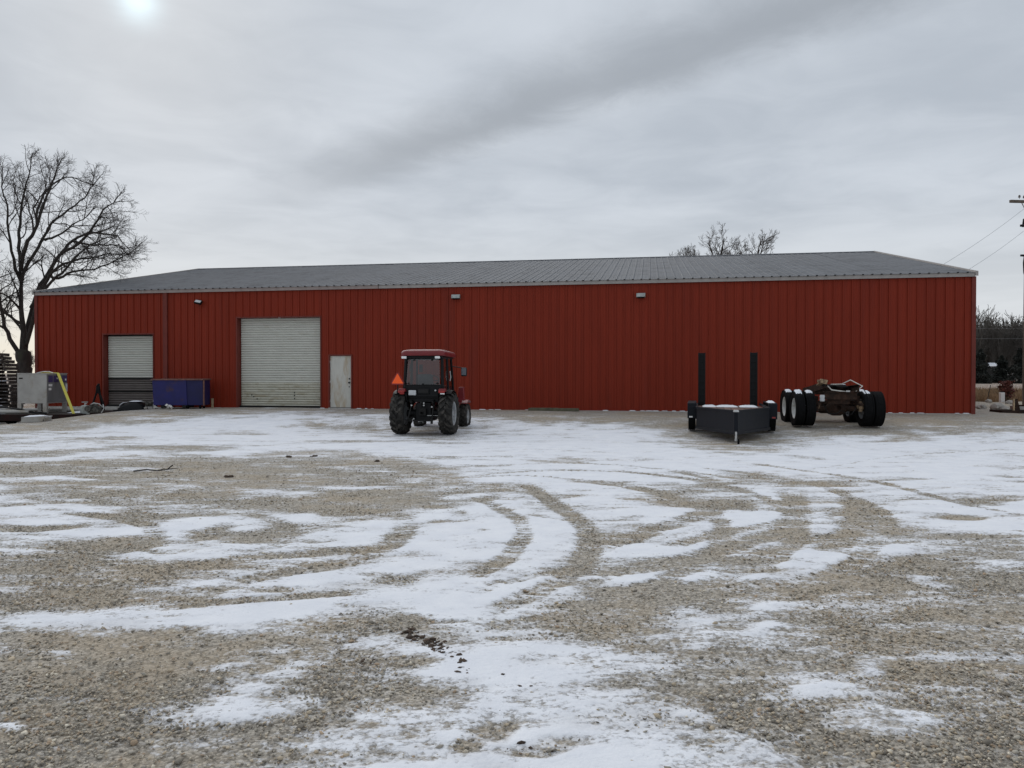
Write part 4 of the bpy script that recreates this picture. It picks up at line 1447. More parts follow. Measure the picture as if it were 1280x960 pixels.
# flat metal tray with snow in front of the flatbed
t = put('metal_trough', 'snow-filled grey metal trough on the ground before the flatbed', 'trough', 44, 25.3, rz=R(4))
t.scale = (.85, .9, .85)
mb = MB()
mb.prism([(-.45, 0, 0), (.35, 0, .02), (.47, 0, .24), (-.36, 0, .20)], (0, -.2, 0), (0, .02, 0)).prism([(-.45, 0, 0), (.35, 0, .02), (.47, 0, .24), (-.36, 0, .20)], (0, .3, 0), (0, .02, 0))
mb.box((-.02, .06, .02), (.85, .5, .02)).box((-.41, .06, .1), (.02, .5, .2)).box((.42, .06, .12), (.02, .5, .22))
mb.build('shell', STEELBOX, t)
mb = MB(); snow_pad(mb, (.03, .06, .19), .86, .5, .07, 41); mb.build('snow_fill', SNOWM, t)

# gas bottle
t = put('gas_cylinder', 'small grey gas cylinder beside the greasy engine casting', 'gas cylinder', 106, 28.3, rz=.3)
MB().lathe([(0.02, .11), (.05, .145), (.09, .155), (.30, .155), (.36, .13), (.385, .07), (.39, 0.001)], 24, 'Z').build('tank', PROPANE, t)
mb = MB()
mb.lathe([(0, .10), (.03, .11)], 20, 'Z')
for a in range(0, 360, 90):
    if a != 270:
        pts = [(.10 * math.cos(R(a + q)), .10 * math.sin(R(a + q)), .37) for q in range(0, 71, 10)]
        vs = pts + [(x, y, .50) for x, y, _ in pts]
        mb.add(vs, [(i, i + 1, 9 + i - 1 + 0, 8 + i) for i in range(7)])
mb.lathe([(.48, .105), (.5, .11), (.51, .10)], 20, 'Z')
mb.build('collar', PROPANE, t)
MB().tube([(0, 0, .38), (0, 0, .46)], .02, 8).box((.03, 0, .44), (.06, .03, .03)).build('valve', ZINC, t)

# engine casting
t = put('engine_casting', 'greasy dark engine casting lying at the flatbed edge', 'engine', 119, 27.9, rz=.2)
mb = MB()
er = random.Random(11)
mb.box((0, 0, .17), (.44, .3, .24), taper=.85).tube([(-.2, -.15, .2), (-.2, -.2, .2)], .11, 14).tube([(.05, -.15, .16), (.05, -.19, .16)], .09, 14).tube([(.2, -.12, .25), (.2, -.17, .25)], .06, 10)
for i in range(14):
    mb.box((er.uniform(-.22, .22), er.uniform(-.18, .1), er.uniform(.05, .34)), (er.uniform(.04, .12), er.uniform(.04, .1), er.uniform(.03, .1)), er.uniform(0, 3))
mb.build('block', IRONMIX, t, bevel=.008)
MB().tube([(-.15, -.05, .33), (-.02, -.1, .40), (.14, -.05, .36), (.24, 0, .24)], .02, 8).tube([(.22, -.1, .04), (.3, -.05, .2), (.24, .05, .34)], .015, 8).build('pipe', ZINC, t)

# black tripod stand on the flatbed's end
xs, ys = -15.95, 29.85
t = thing('pipe_stand', 'black A-shaped pipe stand before the lower left of the small roll-up door', 'stand', (xs, ys, .26), R(-10))
mb = MB()
mb.tube([(-.36, 0, 0), (-.08, 0, .72), (-.02, 0, .95)], .035, 8).tube([(.20, .05, 0), (.16, .02, .32), (.02, 0, .72)], .035, 8).tube([(-.1, .35, 0), (-.04, .05, .75)], .03, 8)
mb.build('leg', BLACKM, t)
MB().box((-.02, 0, .80), (.17, .12, .30), taper=.7).tube([(-.08, 0, .9), (.02, 0, 1.02)], .05, 8).build('head', BLACKM, t, bevel=.02)

# black domed tub
t = put('black_tub', 'black domed tub with snow on top before the small roll-up door', 'tub', 166, 29.85, .262, R(4))
mb = MB()
secs = []
for (x, hw, ht) in ((-.52, .16, .10), (-.42, .30, .17), (-.25, .36, .30), (0, .38, .36), (.25, .36, .36), (.42, .30, .26), (.5, .18, .14)):
    ring_ = []
    for i in range(9):
        a = R(i * 22.5)
        ring_.append((x, -hw * math.cos(a), ht * math.sin(a) ** .6 if math.sin(a) > 1e-6 else 0))
    secs.append(ring_)
vs = [p for s_ in secs for p in s_]; fs = []
for i in range(len(secs) - 1):
    for j in range(8):
        fs.append((i * 9 + j, i * 9 + j + 1, (i + 1) * 9 + j + 1, (i + 1) * 9 + j))
fs.append(tuple(range(9))); fs.append(tuple(reversed([(len(secs) - 1) * 9 + j for j in range(9)])))
mb.add(vs, fs)
mb.build('shell', BLACKM, t)
mb = MB(); snow_pad(mb, (.12, 0, .345), .44, .4, .035, 51); mb.build('snow_cap', SNOWM, t)
mb = MB().box((-.33, -.02, .255), (.17, .5, .02), Matrix.Rotation(R(-38), 3, 'Y')); mb.build('snow_streak', SNOWM, t, bevel=.008)
MB().box((0, 0, .02), (1.12, .86, .04)).build('base', BLACKM, t, bevel=.01)

# odds and ends between tub and dumpster
for i, (px, Y, nm, lb, ct, mm, sz) in enumerate((
    (186, 29.9, 'scrap_bracket', 'dark scrap metal bracket on the ground left of the blue dumpster', 'scrap', IRONMIX, .20),
    (181, 29.6, 'rubble_lump', 'pale lump of rubble below the black domed tub', 'rubble', ROCKM, .10),
    (195, 29.8, 'crumpled_bag', 'pale crumpled bag at the left foot of the blue dumpster', 'bag', STICKER, .12),
    (211, 29.5, 'white_scrap', 'white crumpled plastic scrap under the front of the blue dumpster', 'scrap', STICKER, .17))):
    t = put(nm, lb, ct, px, Y, rz=i)
    r2 = random.Random(90 + i)
    mb = MB()
    for q in range(5):
        m3 = Matrix.Rotation(r2.uniform(0, 3), 3, 'X') @ Matrix.Rotation(r2.uniform(0, 3), 3, 'Z')
        mb.box((r2.uniform(-.6, .6) * sz, r2.uniform(-.4, .4) * sz, sz * r2.uniform(.3, .9 if i else 1.4)), (sz * r2.uniform(.5, 1.2), sz * r2.uniform(.4, .8), sz * r2.uniform(.3, .7)), m3, taper=.6)
    mb.build('lump', mm, t, bevel=.01)
t = put('leaning_pipe', 'thin pale pipe standing at the right edge of the small roll-up door', 'pipe', 191.5, 30.9)
MB().tube([(0, 0, -.1), (.02, .05, 1.0)], .028, 8).build('tube', ZINC, t)
MB().tube([(.02, .05, .98), (-.10, .04, 1.02)], .03, 8).build('elbow', BLACKM, t)

# blue dumpster
dx, dy = (227 - 640) / 967 * 30.15, 30.15
t = thing('dumpster', 'rust-streaked blue steel dumpster against the red wall', 'dumpster', (dx, dy, Hs(dx, dy)), R(3))
Wd, Dd, z0_, z1_ = 1.96, .9, .14, 1.13
mb = MB()
mb.prism([(0, -Dd / 2, z1_ - .02), (0, -Dd / 2 + .10, z0_), (0, Dd / 2, z0_), (0, Dd / 2, z1_)], (-Wd / 2 + .04, 0, 0), (1.27, 0, 0))
mb.build('body', BLUE, t, bevel=.01)
mb = MB()
mb.prism([(0, -Dd / 2 + .03, z1_ - .02), (0, -Dd / 2 + .13, z0_), (0, Dd / 2 - .01, z0_), (0, Dd / 2 - .01, z1_)], (-Wd / 2 + 1.31, 0, 0), (.61, 0, 0))
mb.build('end_section', BLUE2, t, bevel=.01)
mb = MB()
mb.box((0, -Dd / 2 - .02, z1_), (Wd, .06, .05)).box((0, Dd / 2, z1_ + .01), (Wd, .06, .05)).box((-Wd / 2 + .02, 0, z1_ + .004), (.06, Dd, .05)).box((Wd / 2 - .02, 0, z1_ + .004), (.06, Dd, .05))
mb.box((Wd / 2 - .0, -Dd / 2 + .06, .62), (.05, .05, 1.0))
mb.build('top_rim', RUSTRIM, t, bevel=.006)
mb = MB()
for x in (-.55, .25):
    mb.box((x, 0, .09), (.14, Dd + .02, .10))
mb.build('fork_pocket', DARK, t, bevel=.006)
for (x, y) in ((-.85, -.3), (.35, -.3), (-.85, .3), (.75, .3), (.8, -.25)):
    MB().lathe([(-.025, .01), (-.025, .07), (.025, .07), (.025, .01)], 14, 'X', (x, y, .07)).build('caster', RUBBER_CLEAN, t)
t = put('wooden_post', 'short pale wooden post against the red wall right of the dumpster', 'post', 265.5, 30.55)
MB().box((0, 0, .12), (.075, .06, .52)).build('stake', WOODP, t, bevel=.005)
MB().beam((-.28, .0, .32), (0, .02, .33), .05, .03).build('rail', PALLETW, t)

# plank along the wall
px_c, Yp = 692, 28.35
t = put('timber_plank', 'mossy grey timber lying along the foot of the long red wall', 'timber', px_c, Yp - .25, rz=-ANG)
MB().box((0, 0, .05), (1.85, .14, .11)).box((-.35, .02, .105), (1.0, .1, .02)).build('board', GREENPL, t, bevel=.01)

# pallets at the far left
pal = MB()
for x in (-.58, 0, .58):
    pal.box((x, 0, .062), (.04, 1.04, .085))
for i in range(7):
    pal.box((0, -.47 + i * .157, .114), (1.2, .10, .020))
for i in range(3):
    pal.box((0, -.46 + i * .46, .010), (1.2, .10, .019))
pm = pal.mesh('pallet', False)
PX, PY = -20.3, 30.8
gz = Hs(PX, PY)
ORD = ['lowest', 'second from the bottom', 'third from the bottom', 'fourth from the bottom', 'fifth from the bottom', 'sixth from the bottom', 'seventh from the bottom', 'eighth from the bottom', 'ninth from the bottom', 'tenth from the bottom', 'eleventh from the bottom', 'ninth from the top', 'eighth from the top', 'seventh from the top', 'sixth from the top', 'fifth from the top', 'fourth from the top', 'third from the top', 'second from the top', 'topmost']
for i in range(20):
    off = -.55 * (max(0, i - 10) / 9) ** 1.8 + RNG.uniform(-.04, .04)
    o = link('pallet', pm, PALLETW)
    o.location = (PX + off - .05, PY + RNG.uniform(-.05, .05), gz + i * .138)
    o.rotation_euler = (0, 0, R(8) + RNG.uniform(-.05, .05))
    lb = 'weathered wooden pallet, %s in the tall snowy stack' % ORD[i]
    tag(o, lb, 'pallet', 'stacked pallets left of the building')
    mb = MB()
    r2 = random.Random(200 + i)
    n_ = 4 if i < 19 else 8
    for q in range(n_):
        snow_pad(mb, (r2.uniform(-.5, .56), -.5 + (r2.uniform(0, .08) if i < 19 else r2.uniform(0, .9)), .122), r2.uniform(.06, .2), .1 if i < 19 else .3, .018 if i < 19 else .06, 300 + i * 9 + q, 4)
    mb.build('snow_patch', SNOWM, o)


# ------------------------------------------------------------------ bare trees
def unit(v):
    return v / (np.linalg.norm(v) + 1e-9)


def grow(out, p, d_, L, r, lvl, maxl, g, step=.35, wob=.16, up=.05, ratio=(.42, .68), kids=(4, 7), ang=(28, 62)):
    n = max(3, min(9, int(L / step)))
    pts = [p.copy()]; rad = [r]; dirs = [d_]
    for i in range(n):
        d_ = unit(d_ + g.normal(0, wob, 3) + np.array([0, 0, up]))
        p = p + d_ * (L / n)
        pts.append(p.copy()); rad.append(max(.0045, r * (1 - .62 * (i + 1) / n))); dirs.append(d_)
    out.append((pts, rad, lvl))
    if lvl < maxl:
        spawn(out, pts, rad, dirs, L, lvl, maxl, g, step, wob, up, ratio, kids, ang)


def spawn(out, pts, rad, dirs, L, lvl, maxl, g, step, wob, up, ratio, kids, ang, t0=.22):
    n = len(pts) - 1
    kc = int(g.integers(kids[0], kids[1] + 1))
    for c_ in range(kc):
        t = t0 + (1 - t0) * (c_ + g.uniform(.2, .95)) / kc
        i = min(n - 1, int(t * n)); f_ = t * n - i
        q = pts[i] * (1 - f_) + pts[i + 1] * f_
        dd = dirs[min(i + 1, n)]
        a = R(g.uniform(*ang))
        perp = unit(np.cross(dd, g.normal(0, 1, 3)))
        nd = unit(dd * math.cos(a) + perp * math.sin(a))
        Lc = L * g.uniform(*ratio) * (1.12 - .5 * t)
        grow(out, q, nd, Lc, max(.005, rad[i] * g.uniform(.42, .62)), lvl + 1, maxl, g, step, wob * 1.12, up, ratio, kids, ang)


def tubes_np(branches, kfun):
    V = []; F = []; base = 0
    for pts, rad, lvl in branches:
        kk = kfun(lvl)
        Pn = np.array(pts); rn = np.array(rad)
        T = np.gradient(Pn, axis=0)
        T /= (np.linalg.norm(T, axis=1, keepdims=True) + 1e-9)
        ref = np.array([0.31, .17, .93]) if abs(T[0][2]) < .85 else np.array([1., .1, 0.])
        U = np.cross(T, ref); U /= (np.linalg.norm(U, axis=1, keepdims=True) + 1e-9)
        W = np.cross(T, U)
        a = np.arange(kk) * 2 * math.pi / kk
        ring = Pn[:, None, :] + rn[:, None, None] * (np.cos(a)[None, :, None] * U[:, None, :] + np.sin(a)[None, :, None] * W[:, None, :])
        V.append(ring.reshape(-1, 3))
        m = len(Pn)
        i = np.arange(m - 1)[:, None] * kk; j = np.arange(kk)[None, :]
        q = np.stack([i + j, i + (j + 1) % kk, i + kk + (j + 1) % kk, i + kk + j], -1).reshape(-1, 4) + base
        F.append(q)
        base += m * kk
    return np.concatenate(V), np.concatenate(F)


def kfun(l):
    return {0: 9, 1: 7, 2: 5}.get(l, 3)


def tree_parts(name, label, loc, branches, trunk_lv, group, mt, mw):
    t = thing(name, label, 'tree', loc, 0, group)
    tb = [b for b in branches if b[2] <= trunk_lv]
    cb_ = [b for b in branches if b[2] > trunk_lv]
    v, f = tubes_np(tb, kfun)
    me = np_mesh('trunk', v, f, 4); me.shade_smooth()
    link('trunk', me, mt, t)
    v, f = tubes_np(cb_, kfun)
    me = np_mesh('crown', v, f, 4)
    link('crown', me, mw, t)
    return t


# big tree beside the left corner, limbs laid out from its real silhouette
TRY = 37.0
TRX = (31 - 640) / 967 * TRY
tz = Hs(TRX, TRY) - .1
PXM = TRY / 967
g = np.random.default_rng(12)


def P2(px, py, dep=0.0):
    k_ = (TRY + dep) / TRY
    return np.array([(px - 31) * PXM * k_ + (31 - 640) * PXM * (k_ - 1), dep, CAM_H - tz + (468 - py) * PXM * k_])


limbs = [
 (.33, 0, [(31,478,0),(31,462,0),(30,450,0),(30,438,0)]),
 (.20, 1, [(30,444,0),(29,415,0),(27,385,-.1),(26,350,0),(27,332,.1)]),
 (.12, 1, [(27,334,.1),(25,310,.3),(26,280,.5),(31,242,.8),(39,216,1.0)]),
 (.13, 1, [(27,340,0),(33,310,-.3),(45,287,-.5),(52,267,-.8),(64,236,-1.2),(70,220,-1.5)]),
 (.11, 1, [(28,350,.1),(37,328,.5),(55,300,.9),(66,281,1.3),(88,262,1.8),(108,247,2.2),(116,232,2.5)]),
 (.15, 1, [(31,440,0),(36,405,.4),(47,366,.7),(62,340,1.0),(77,317,1.2),(92,301,1.5),(113,291,1.9),(138,294,2.3),(150,296,2.6)]),
 (.11, 1, [(40,385,.4),(55,358,0),(72,336,-.5),(96,325,-.9),(118,322,-1.3),(138,318,-1.6)]),
 (.10, 1, [(77,318,1.2),(100,304,.9),(120,281,.5),(131,263,.2),(146,252,-.2)]),
 (.09, 1, [(60,345,.9),(74,348,.2),(90,340,-.3),(112,337,-.8),(135,332,-1.2),(158,320,-1.5)]),
 (.12, 1, [(33,430,0),(43,398,-.7),(50,372,-1.2),(66,352,-1.6),(85,335,-2.2),(105,312,-2.8),(128,300,-3.2)]),
 (.14, 1, [(28,446,0),(16,430,-.3),(7,408,-.5),(1,380,-.8),(-6,345,-1.0),(-14,310,-1.2),(-22,280,-1.5)]),
 (.08, 1, [(27,412,0),(14,396,.6),(4,386,1.0),(-14,372,1.6),(-34,352,2.0)]),
 (.10, 1, [(26,352,0),(18,325,-.5),(12,290,-.8),(9,255,-1.0),(2,228,-1.2)]),
 (.09, 1, [(47,287,-.4),(50,262,.3),(60,238,1.0),(84,222,1.6),(104,226,2.0)]),
 (.08, 1, [(58,300,.9),(72,296,0),(92,282,-.7),(110,272,-1.2)]),
 (.08, 1, [(92,302,1.5),(118,306,.8),(140,306,.1),(152,308,-.4)]),
]
br = []
for r0, lv, pp in limbs:
    c3 = curve(pp, 3)
    pts = [P2(*q) + g.normal(0, .022, 3) for q in c3]
    n = len(pts)
    rad = [r0 * (.80 if lv else 1) * (1 - (.74 if lv else .12) * i / (n - 1)) for i in range(n)]
    if lv == 0:
        rad = [.40, .36, .335, .325, .32, .32, .33, .34, .33, .30][:n] if n <= 10 else rad
    br.append((pts, rad, lv))
    if lv:
        dirs = [unit(pts[min(i + 1, n - 1)] - pts[max(i - 1, 0)]) for i in range(n)]
        Lt = sum(np.linalg.norm(pts[i + 1] - pts[i]) for i in range(n - 1))
        spawn(br, pts, [max(x_, .036) for x_ in rad], dirs, min(Lt, 4.2) * .74, 1, 4, g, .3, .17, .035, (.42, .72), (6, 9), (28, 66), t0=.28)
        grow(br, pts[-1], dirs[-1], 1.0, max(.03, rad[-1]), 2, 4, g, .3, .16, .03, (.5, .8), (6, 8), (25, 55))
tree_parts('bare_tree', 'large bare spreading tree rising behind the left corner of the red building', (TRX, TRY, tz), br, 1, None, BARK, TWIG)


def free_tree(seed, h, r, spread=1.0, maxl=4, fork=.25, kids=(5, 8), up=.07, ang=(22, 50)):
    g2 = np.random.default_rng(seed)
    out = []
    grow_trunk = []
    n = 6
    p = np.array([0, 0, -.15]); pts = [p]; rad = [r * 1.25]
    for i in range(n):
        p = p + np.array([g2.normal(0, .02) * h, g2.normal(0, .02) * h, h * fork / n])
        pts.append(p); rad.append(r * (1 - .15 * (i + 1) / n))
    out.append((pts, rad, 0))
    nl = int(g2.integers(5, 8))
    for i in range(nl):
        az = 2 * math.pi * (i + g2.uniform(0, .6)) / nl
        el = R(g2.uniform(46, 82)) if i else R(86)
        d_ = np.array([math.cos(az) * math.cos(el) * spread, math.sin(az) * math.cos(el) * spread, math.sin(el)])
        grow(out, pts[-1 if i % 2 == 0 else -2], unit(d_), h * (1 - fork) * g2.uniform(.55, .80), r * g2.uniform(.38, .6), 1, maxl, g2, h * .05, .13, up, (.38, .62), kids, ang)
    return out


# neighbour at the left frame edge
tree_parts('bare_tree', 'bare tree cut by the left picture edge, only its outer twigs in view', ((-62 - 640) / 967 * 35, 35.0, Hs(-25.4, 35) - .1), free_tree(41, 12.4, .30, 1.25, 4), 1, None, BARK, TWIG)

# trees over the roof
for i, (px, top, Y, seed, lb) in enumerate((
    (893, 280, 70, 5, 'bare tree over the roof, widest and leftmost of the main clump'),
    (913, 277, 78, 8, 'tallest bare tree over the roof, middle of the main clump'),
    (934, 287, 70, 16, 'low bushy bare tree over the roof, right end of the clump'),
    (854, 301, 80, 21, 'small bare tree over the roof left of the main clump'),
    (836, 314, 84, 27, 'bare twig tops barely showing over the roof, farthest left'))):
    x = (px - 640) / 967 * Y
    h = CAM_H + (468 - top) / 967 * Y
    b_ = free_tree(seed, h * .98, .21 if i < 3 else .15, 2.3 if i != 1 else 1.6, 4, .64, (6, 8), .045, (24, 54))
    b_ = [(q[0], [max(.0095, r_) for r_ in q[1]], q[2]) for q in b_]
    zmax = max(p[2] for q in b_ for p in q[0])
    b_ = [([p * np.array([1, 1, h / zmax]) for p in q[0]], q[1], q[2]) for q in b_]
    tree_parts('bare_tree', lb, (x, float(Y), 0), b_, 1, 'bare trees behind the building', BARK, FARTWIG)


# woodland: a mass of bare trees far off
def woodland(name, label, spots, hs, seed, material):
    protos = []
    for q in range(6):
        b_ = free_tree(900 + seed + q, 10.0, .17, .8, 3, .22, (4, 6), .09, (18, 45))
        b_ = [(p, [max(.034, r_) for r_ in rr_], l_) for p, rr_, l_ in b_]
        protos.append(tubes_np(b_, lambda l: 5 if l == 0 else 3))
    V = []; F = []; base = 0
    r2 = np.random.default_rng(seed)
    for (x, y) in spots:
        v, f = protos[int(r2.integers(0, 6))]
        a = r2.uniform(0, 6.28); h = r2.uniform(*hs) / 10.0
        c_, s_ = math.cos(a), math.sin(a)
        wv = np.stack([(v[:, 0] * c_ - v[:, 1] * s_) * h * .8 + x, (v[:, 0] * s_ + v[:, 1] * c_) * h * .8 + y, v[:, 2] * h], 1)
        V.append(wv); F.append(f + base); base += len(v)
    me = np_mesh(name, np.concatenate(V), np.concatenate(F), 4)
    o = link(name, me, material)
    tag(o, label, 'woods', kind='stuff')


r2 = np.random.default_rng(77)
spots = [(r2.uniform(88, 126), r2.uniform(150, 196)) for _ in range(190)]
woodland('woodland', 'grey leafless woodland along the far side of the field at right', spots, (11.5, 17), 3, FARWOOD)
spots = [(r2.uniform(-215, -150), r2.uniform(270, 310)) for _ in range(34)]
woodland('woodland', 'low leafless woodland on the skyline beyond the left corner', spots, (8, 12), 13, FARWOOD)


def cedar(px, Y, h, wd, seed, label):
    x = (px - 640) / 967 * Y
    t = thing('cedar_tree', label, 'tree', (x, float(Y), -.05), seed, 'dark evergreens before the woodland')
    MB().tube([(0, 0, 0), (0, 0, h * .8)], [.14, .03], 8).build('trunk', BARK, t)
    g2 = np.random.default_rng(seed)
    N = 2600
    u_ = g2.uniform(0.02, 1, N) ** 1.15
    prof = (1 - u_) ** .75 * (.75 + .25 * np.sin(u_ * 21 + seed)) + .04
    a = g2.uniform(0, 2 * math.pi, N)
    lob = 1 + .22 * np.sin(3 * a + seed) + .15 * np.sin(7 * a + u_ * 9)
    rr_ = wd / 2 * prof * lob * np.sqrt(g2.uniform(.25, 1, N))
    c_ = np.stack([rr_ * np.cos(a), rr_ * np.sin(a), u_ * h], 1)
    sz = g2.uniform(.12, .32, N)
    d1 = g2.normal(0, 1, (N, 3)); d1 /= np.linalg.norm(d1, axis=1, keepdims=True)
    d2 = np.cross(d1, g2.normal(0, 1, (N, 3))); d2 /= np.linalg.norm(d2, axis=1, keepdims=True)
    v = np.stack([c_ - d1 * sz[:, None], c_ + d2 * sz[:, None] * .5, c_ + d1 * sz[:, None], c_ - d2 * sz[:, None] * .5], 1).reshape(-1, 3)
    v[:, 2] = np.maximum(v[:, 2], .02)
    f = np.arange(N * 4).reshape(-1, 4)
    link('crown', np_mesh('crown', v, f, 4), CEDAR, t)


cedar(1226, 138, 6.2, 4.6, 3, 'dark evergreen at the foot of the woods, nearest the building corner')
cedar(1252, 146, 5.2, 5.0, 4, 'dark low evergreen at the foot of the woods above the white marker post')
cedar(1275, 140, 6.4, 5.2, 5, 'dark evergreen at the foot of the woods by the right picture edge')
cedar(1203, 140, 6.0, 5.0, 6, 'dark evergreen at the foot of the woods hidden mostly behind the building corner')
cedar(1297, 143, 5.6, 5.0, 7, 'dark evergreen just past the right picture edge before the woods')

# pale shed roof among the trees
Y = 149.0
x = (1243 - 640) / 967 * Y
t = thing('far_shed', 'tiny shed with pale roof half hidden among the dark evergreens', 'shed', (x, Y, 0), R(25))
MB().box((0, 0, 1.5), (2.4, 2.2, 3.0)).build('wall', DARK, t)
MB().prism([(-1.5, 0, 3.9), (0, 0, 4.5), (1.4, 0, 3.3), (1.4, 0, 3.2), (0, 0, 4.4), (-1.5, 0, 3.8)], (0, -1.3, -.6), (0, 2.6, 0)).build('roof', SNOWM, t)

# ------------------------------------------------------------------ right side: poles, wires, weeds, scrap
UY = 34.0
UXp = (1283.5 - 640) / 967 * UY
t = thing('utility_pole', 'wooden utility pole with crossarm and transformer at the right picture edge', 'utility pole', (UXp, UY, Hs(UXp, UY)), R(18))
zof = lambda py: CAM_H + (468 - py) / 967 * UY - Hs(UXp, UY)
ptop = zof(236)
MB().tube([(0, 0, -.3), (0, 0, ptop * .5), (0, 0, ptop)], [.17, .145, .115], 14).build('pole', POLEW, t)
mb = MB().box((-.15, -.16, zof(254)), (2.2, .10, .12), Matrix.Rotation(R(-3), 3, 'Y')); mb.build('crossarm', POLEW, t, bevel=.01)
MB().beam((-.6, -.15, zof(255)), (0, -.12, zof(276)), .04, .012).beam((.6, -.15, zof(255)), (0, -.12, zof(276)), .04, .012).build('arm_brace', ZINC, t)
for x_ in (-.72, -.45, .45, .8):
    MB().lathe([(0, .012), (.05, .012), (.06, .05), (.09, .055), (.10, .035), (.13, .045), (.16, .03), (.17, .001)], 12, 'Z', (x_, -.16, zof(253) + .05)).build('insulator', PORCELAIN, t)
tz_ = zof(287)
tf = MB().lathe([(-.30, .001), (-.30, .19), (-.27, .205), (.25, .205), (.29, .19), (.31, .08), (.32, .001)], 20, 'Z', (-.30, -.33, tz_ - .05)).build('transformer', TRANSF, t)
MB().tube([(-.32, -.38, tz_ + .25), (-.32, -.38, tz_ + .42)], [.04, .025], 10).build('bushing', PORCELAIN, tf)
MB().box((-.45, -.26, zof(285)), (.62, .07, .09)).tube([(-.70, -.32, zof(287)), (-.66, -.34, zof(277))], .045, 8).build('fuse_cutout', BLACKM, t)
MB().tube([(-.12, -.14, zof(321)), (-.44, -.2, zof(320)), (-.50, -.2, zof(330)), (-.47, -.2, zof(342)), (-.34, -.18, zof(350)), (-.12, -.14, zof(353))], .028, 8).build('cable_loop', BLACKM, t)
MB().box((-.32, -.16, zof(321)), (.56, .08, .08)).build('service_bracket', BLACKM, t)
MB().tube([(.15, .05, .0), (.15, .05, zof(330))], .03, 8).build('conduit', LGREY, t)


def wire(a, b, sag, rad, label):
    a = Vector(a); b = Vector(b)
    pts = [a.lerp(b, i / 16) - Vector((0, 0, sag * 4 * (i / 16) * (1 - i / 16))) for i in range(17)]
    o = MB().tube(pts, rad, 6).build('overhead_wire', WIRE)
    tag(o, label, 'wire', 'overhead wires')


wire((UXp - .15, UY - .2, CAM_H + (468 - 259) / 967 * UY), (16.3, 29.75, 5.72), .10, .008, 'upper service wire slanting from the pole down behind the roof corner')
wire((UXp - .4, UY - .3, CAM_H + (468 - 291) / 967 * UY), (15.88, 27.3, 5.22), .06, .008, 'lower service wire slanting from the pole to the roof corner')
# field line with its poles
for q, (fx, lb) in enumerate(((47.0, 'far utility pole hidden behind the red building'), (104.0, 'far utility pole beyond the right picture edge'))):
    t = thing('utility_pole', lb, 'utility pole', (fx, 118.0, 0), 0)
    MB().tube([(0, 0, -.3), (0, 0, 9.4)], [.16, .11], 10).build('pole', POLEW, t)
    MB().box((0, -.15, 8.9), (.12, 1.8, .12)).build('crossarm', POLEW, t)
    for y_ in (-.8, .6):
        MB().lathe([(0, .02), (.06, .06), (.14, .03), (.15, .001)], 10, 'Z', (0, -.15 + y_, 8.96)).build('insulator', PORCELAIN, t)
wire((47, 117.9, 9.1), (104, 117.9, 9.3), .55, .006, 'upper thin wire crossing before the far woods')
wire((47, 117.9, 7.5), (104, 117.9, 7.6), .45, .008, 'lower thin wire crossing before the far woods')

# dead grass at the edge of the field
N = 22000
gg = np.random.default_rng(5)
yy = gg.uniform(40, 78, N)
xx = (gg.uniform(1195, 1420, N) - 640) / 967 * yy
keep = (fbm(xx * .35, yy * .35, 3, 91) > .36)
xx, yy = xx[keep], yy[keep]
n = len(xx)
hh = gg.uniform(.18, .52, n) * (.6 + .8 * fbm(xx * .5, yy * .5, 2, 95))
ang_ = gg.uniform(0, math.pi, n)
wx_ = np.cos(ang_) * .025; wy_ = np.sin(ang_) * .025
lx = gg.normal(0, .10, n); ly = gg.normal(0, .10, n)
zz = H(xx, yy)
v = np.stack([np.stack([xx - wx_, yy - wy_, zz - .02], 1), np.stack([xx + wx_, yy + wy_, zz - .02], 1), np.stack([xx + lx, yy + ly, zz + hh], 1)], 1).reshape(-1, 3)
o = link('dry_grass', np_mesh('dry_grass', v, np.arange(n * 3).reshape(-1, 3), 3), STRAW)
tag(o, 'rust-brown dead grass at the edge of the field right of the building', 'grass', kind='stuff')

t = put('marker_post', 'short white marker post in the weeds right of the building', 'post', 1252.5, 37.0)
MB().box((0, 0, .15), (.20, .16, .62)).build('post', STICKER, t, bevel=.02)
MB().box((0, 0, .475), (.14, .12, .05)).build('cap', DARK, t)
t = put('leaning_stake', 'thin dark stake leaning in the weeds by the building corner', 'stake', 1236, 38.0)
MB().tube([(-.08, 0, 0), (.12, .05, .85)], .018, 6).tube([(.02, 0, .4), (-.08, 0, .62)], .008, 5).build('stick', BARK, t)
# red shrub
t = put('red_shrub', 'small shrub with rusty red leaves beside the white marker post', 'shrub', 1258, 39.0)
g2 = np.random.default_rng(8)
bb = []
for i in range(9):
    a = g2.uniform(0, 6.28)
    grow(bb, np.array([0, 0, 0.]), unit(np.array([math.cos(a) * .2, math.sin(a) * .2, 1.])), g2.uniform(.5, 1.0), .014, 2, 3, g2, .2, .2, .02)
v, f = tubes_np(bb, kfun)
link('stems', np_mesh('stems', v, f, 4), BARK, t)
N = 420
c_ = np.stack([g2.normal(.03, .14, N), g2.normal(0, .14, N), g2.uniform(.35, 1.15, N)], 1)
d1 = g2.normal(0, .05, (N, 3)); d2 = g2.normal(0, .04, (N, 3))
v = np.stack([c_ - d1, c_ + d2, c_ + d1, c_ - d2], 1).reshape(-1, 3)
link('leaves', np_mesh('leaves', v, np.arange(N * 4).reshape(-1, 4), 4), WEEDRED, t)

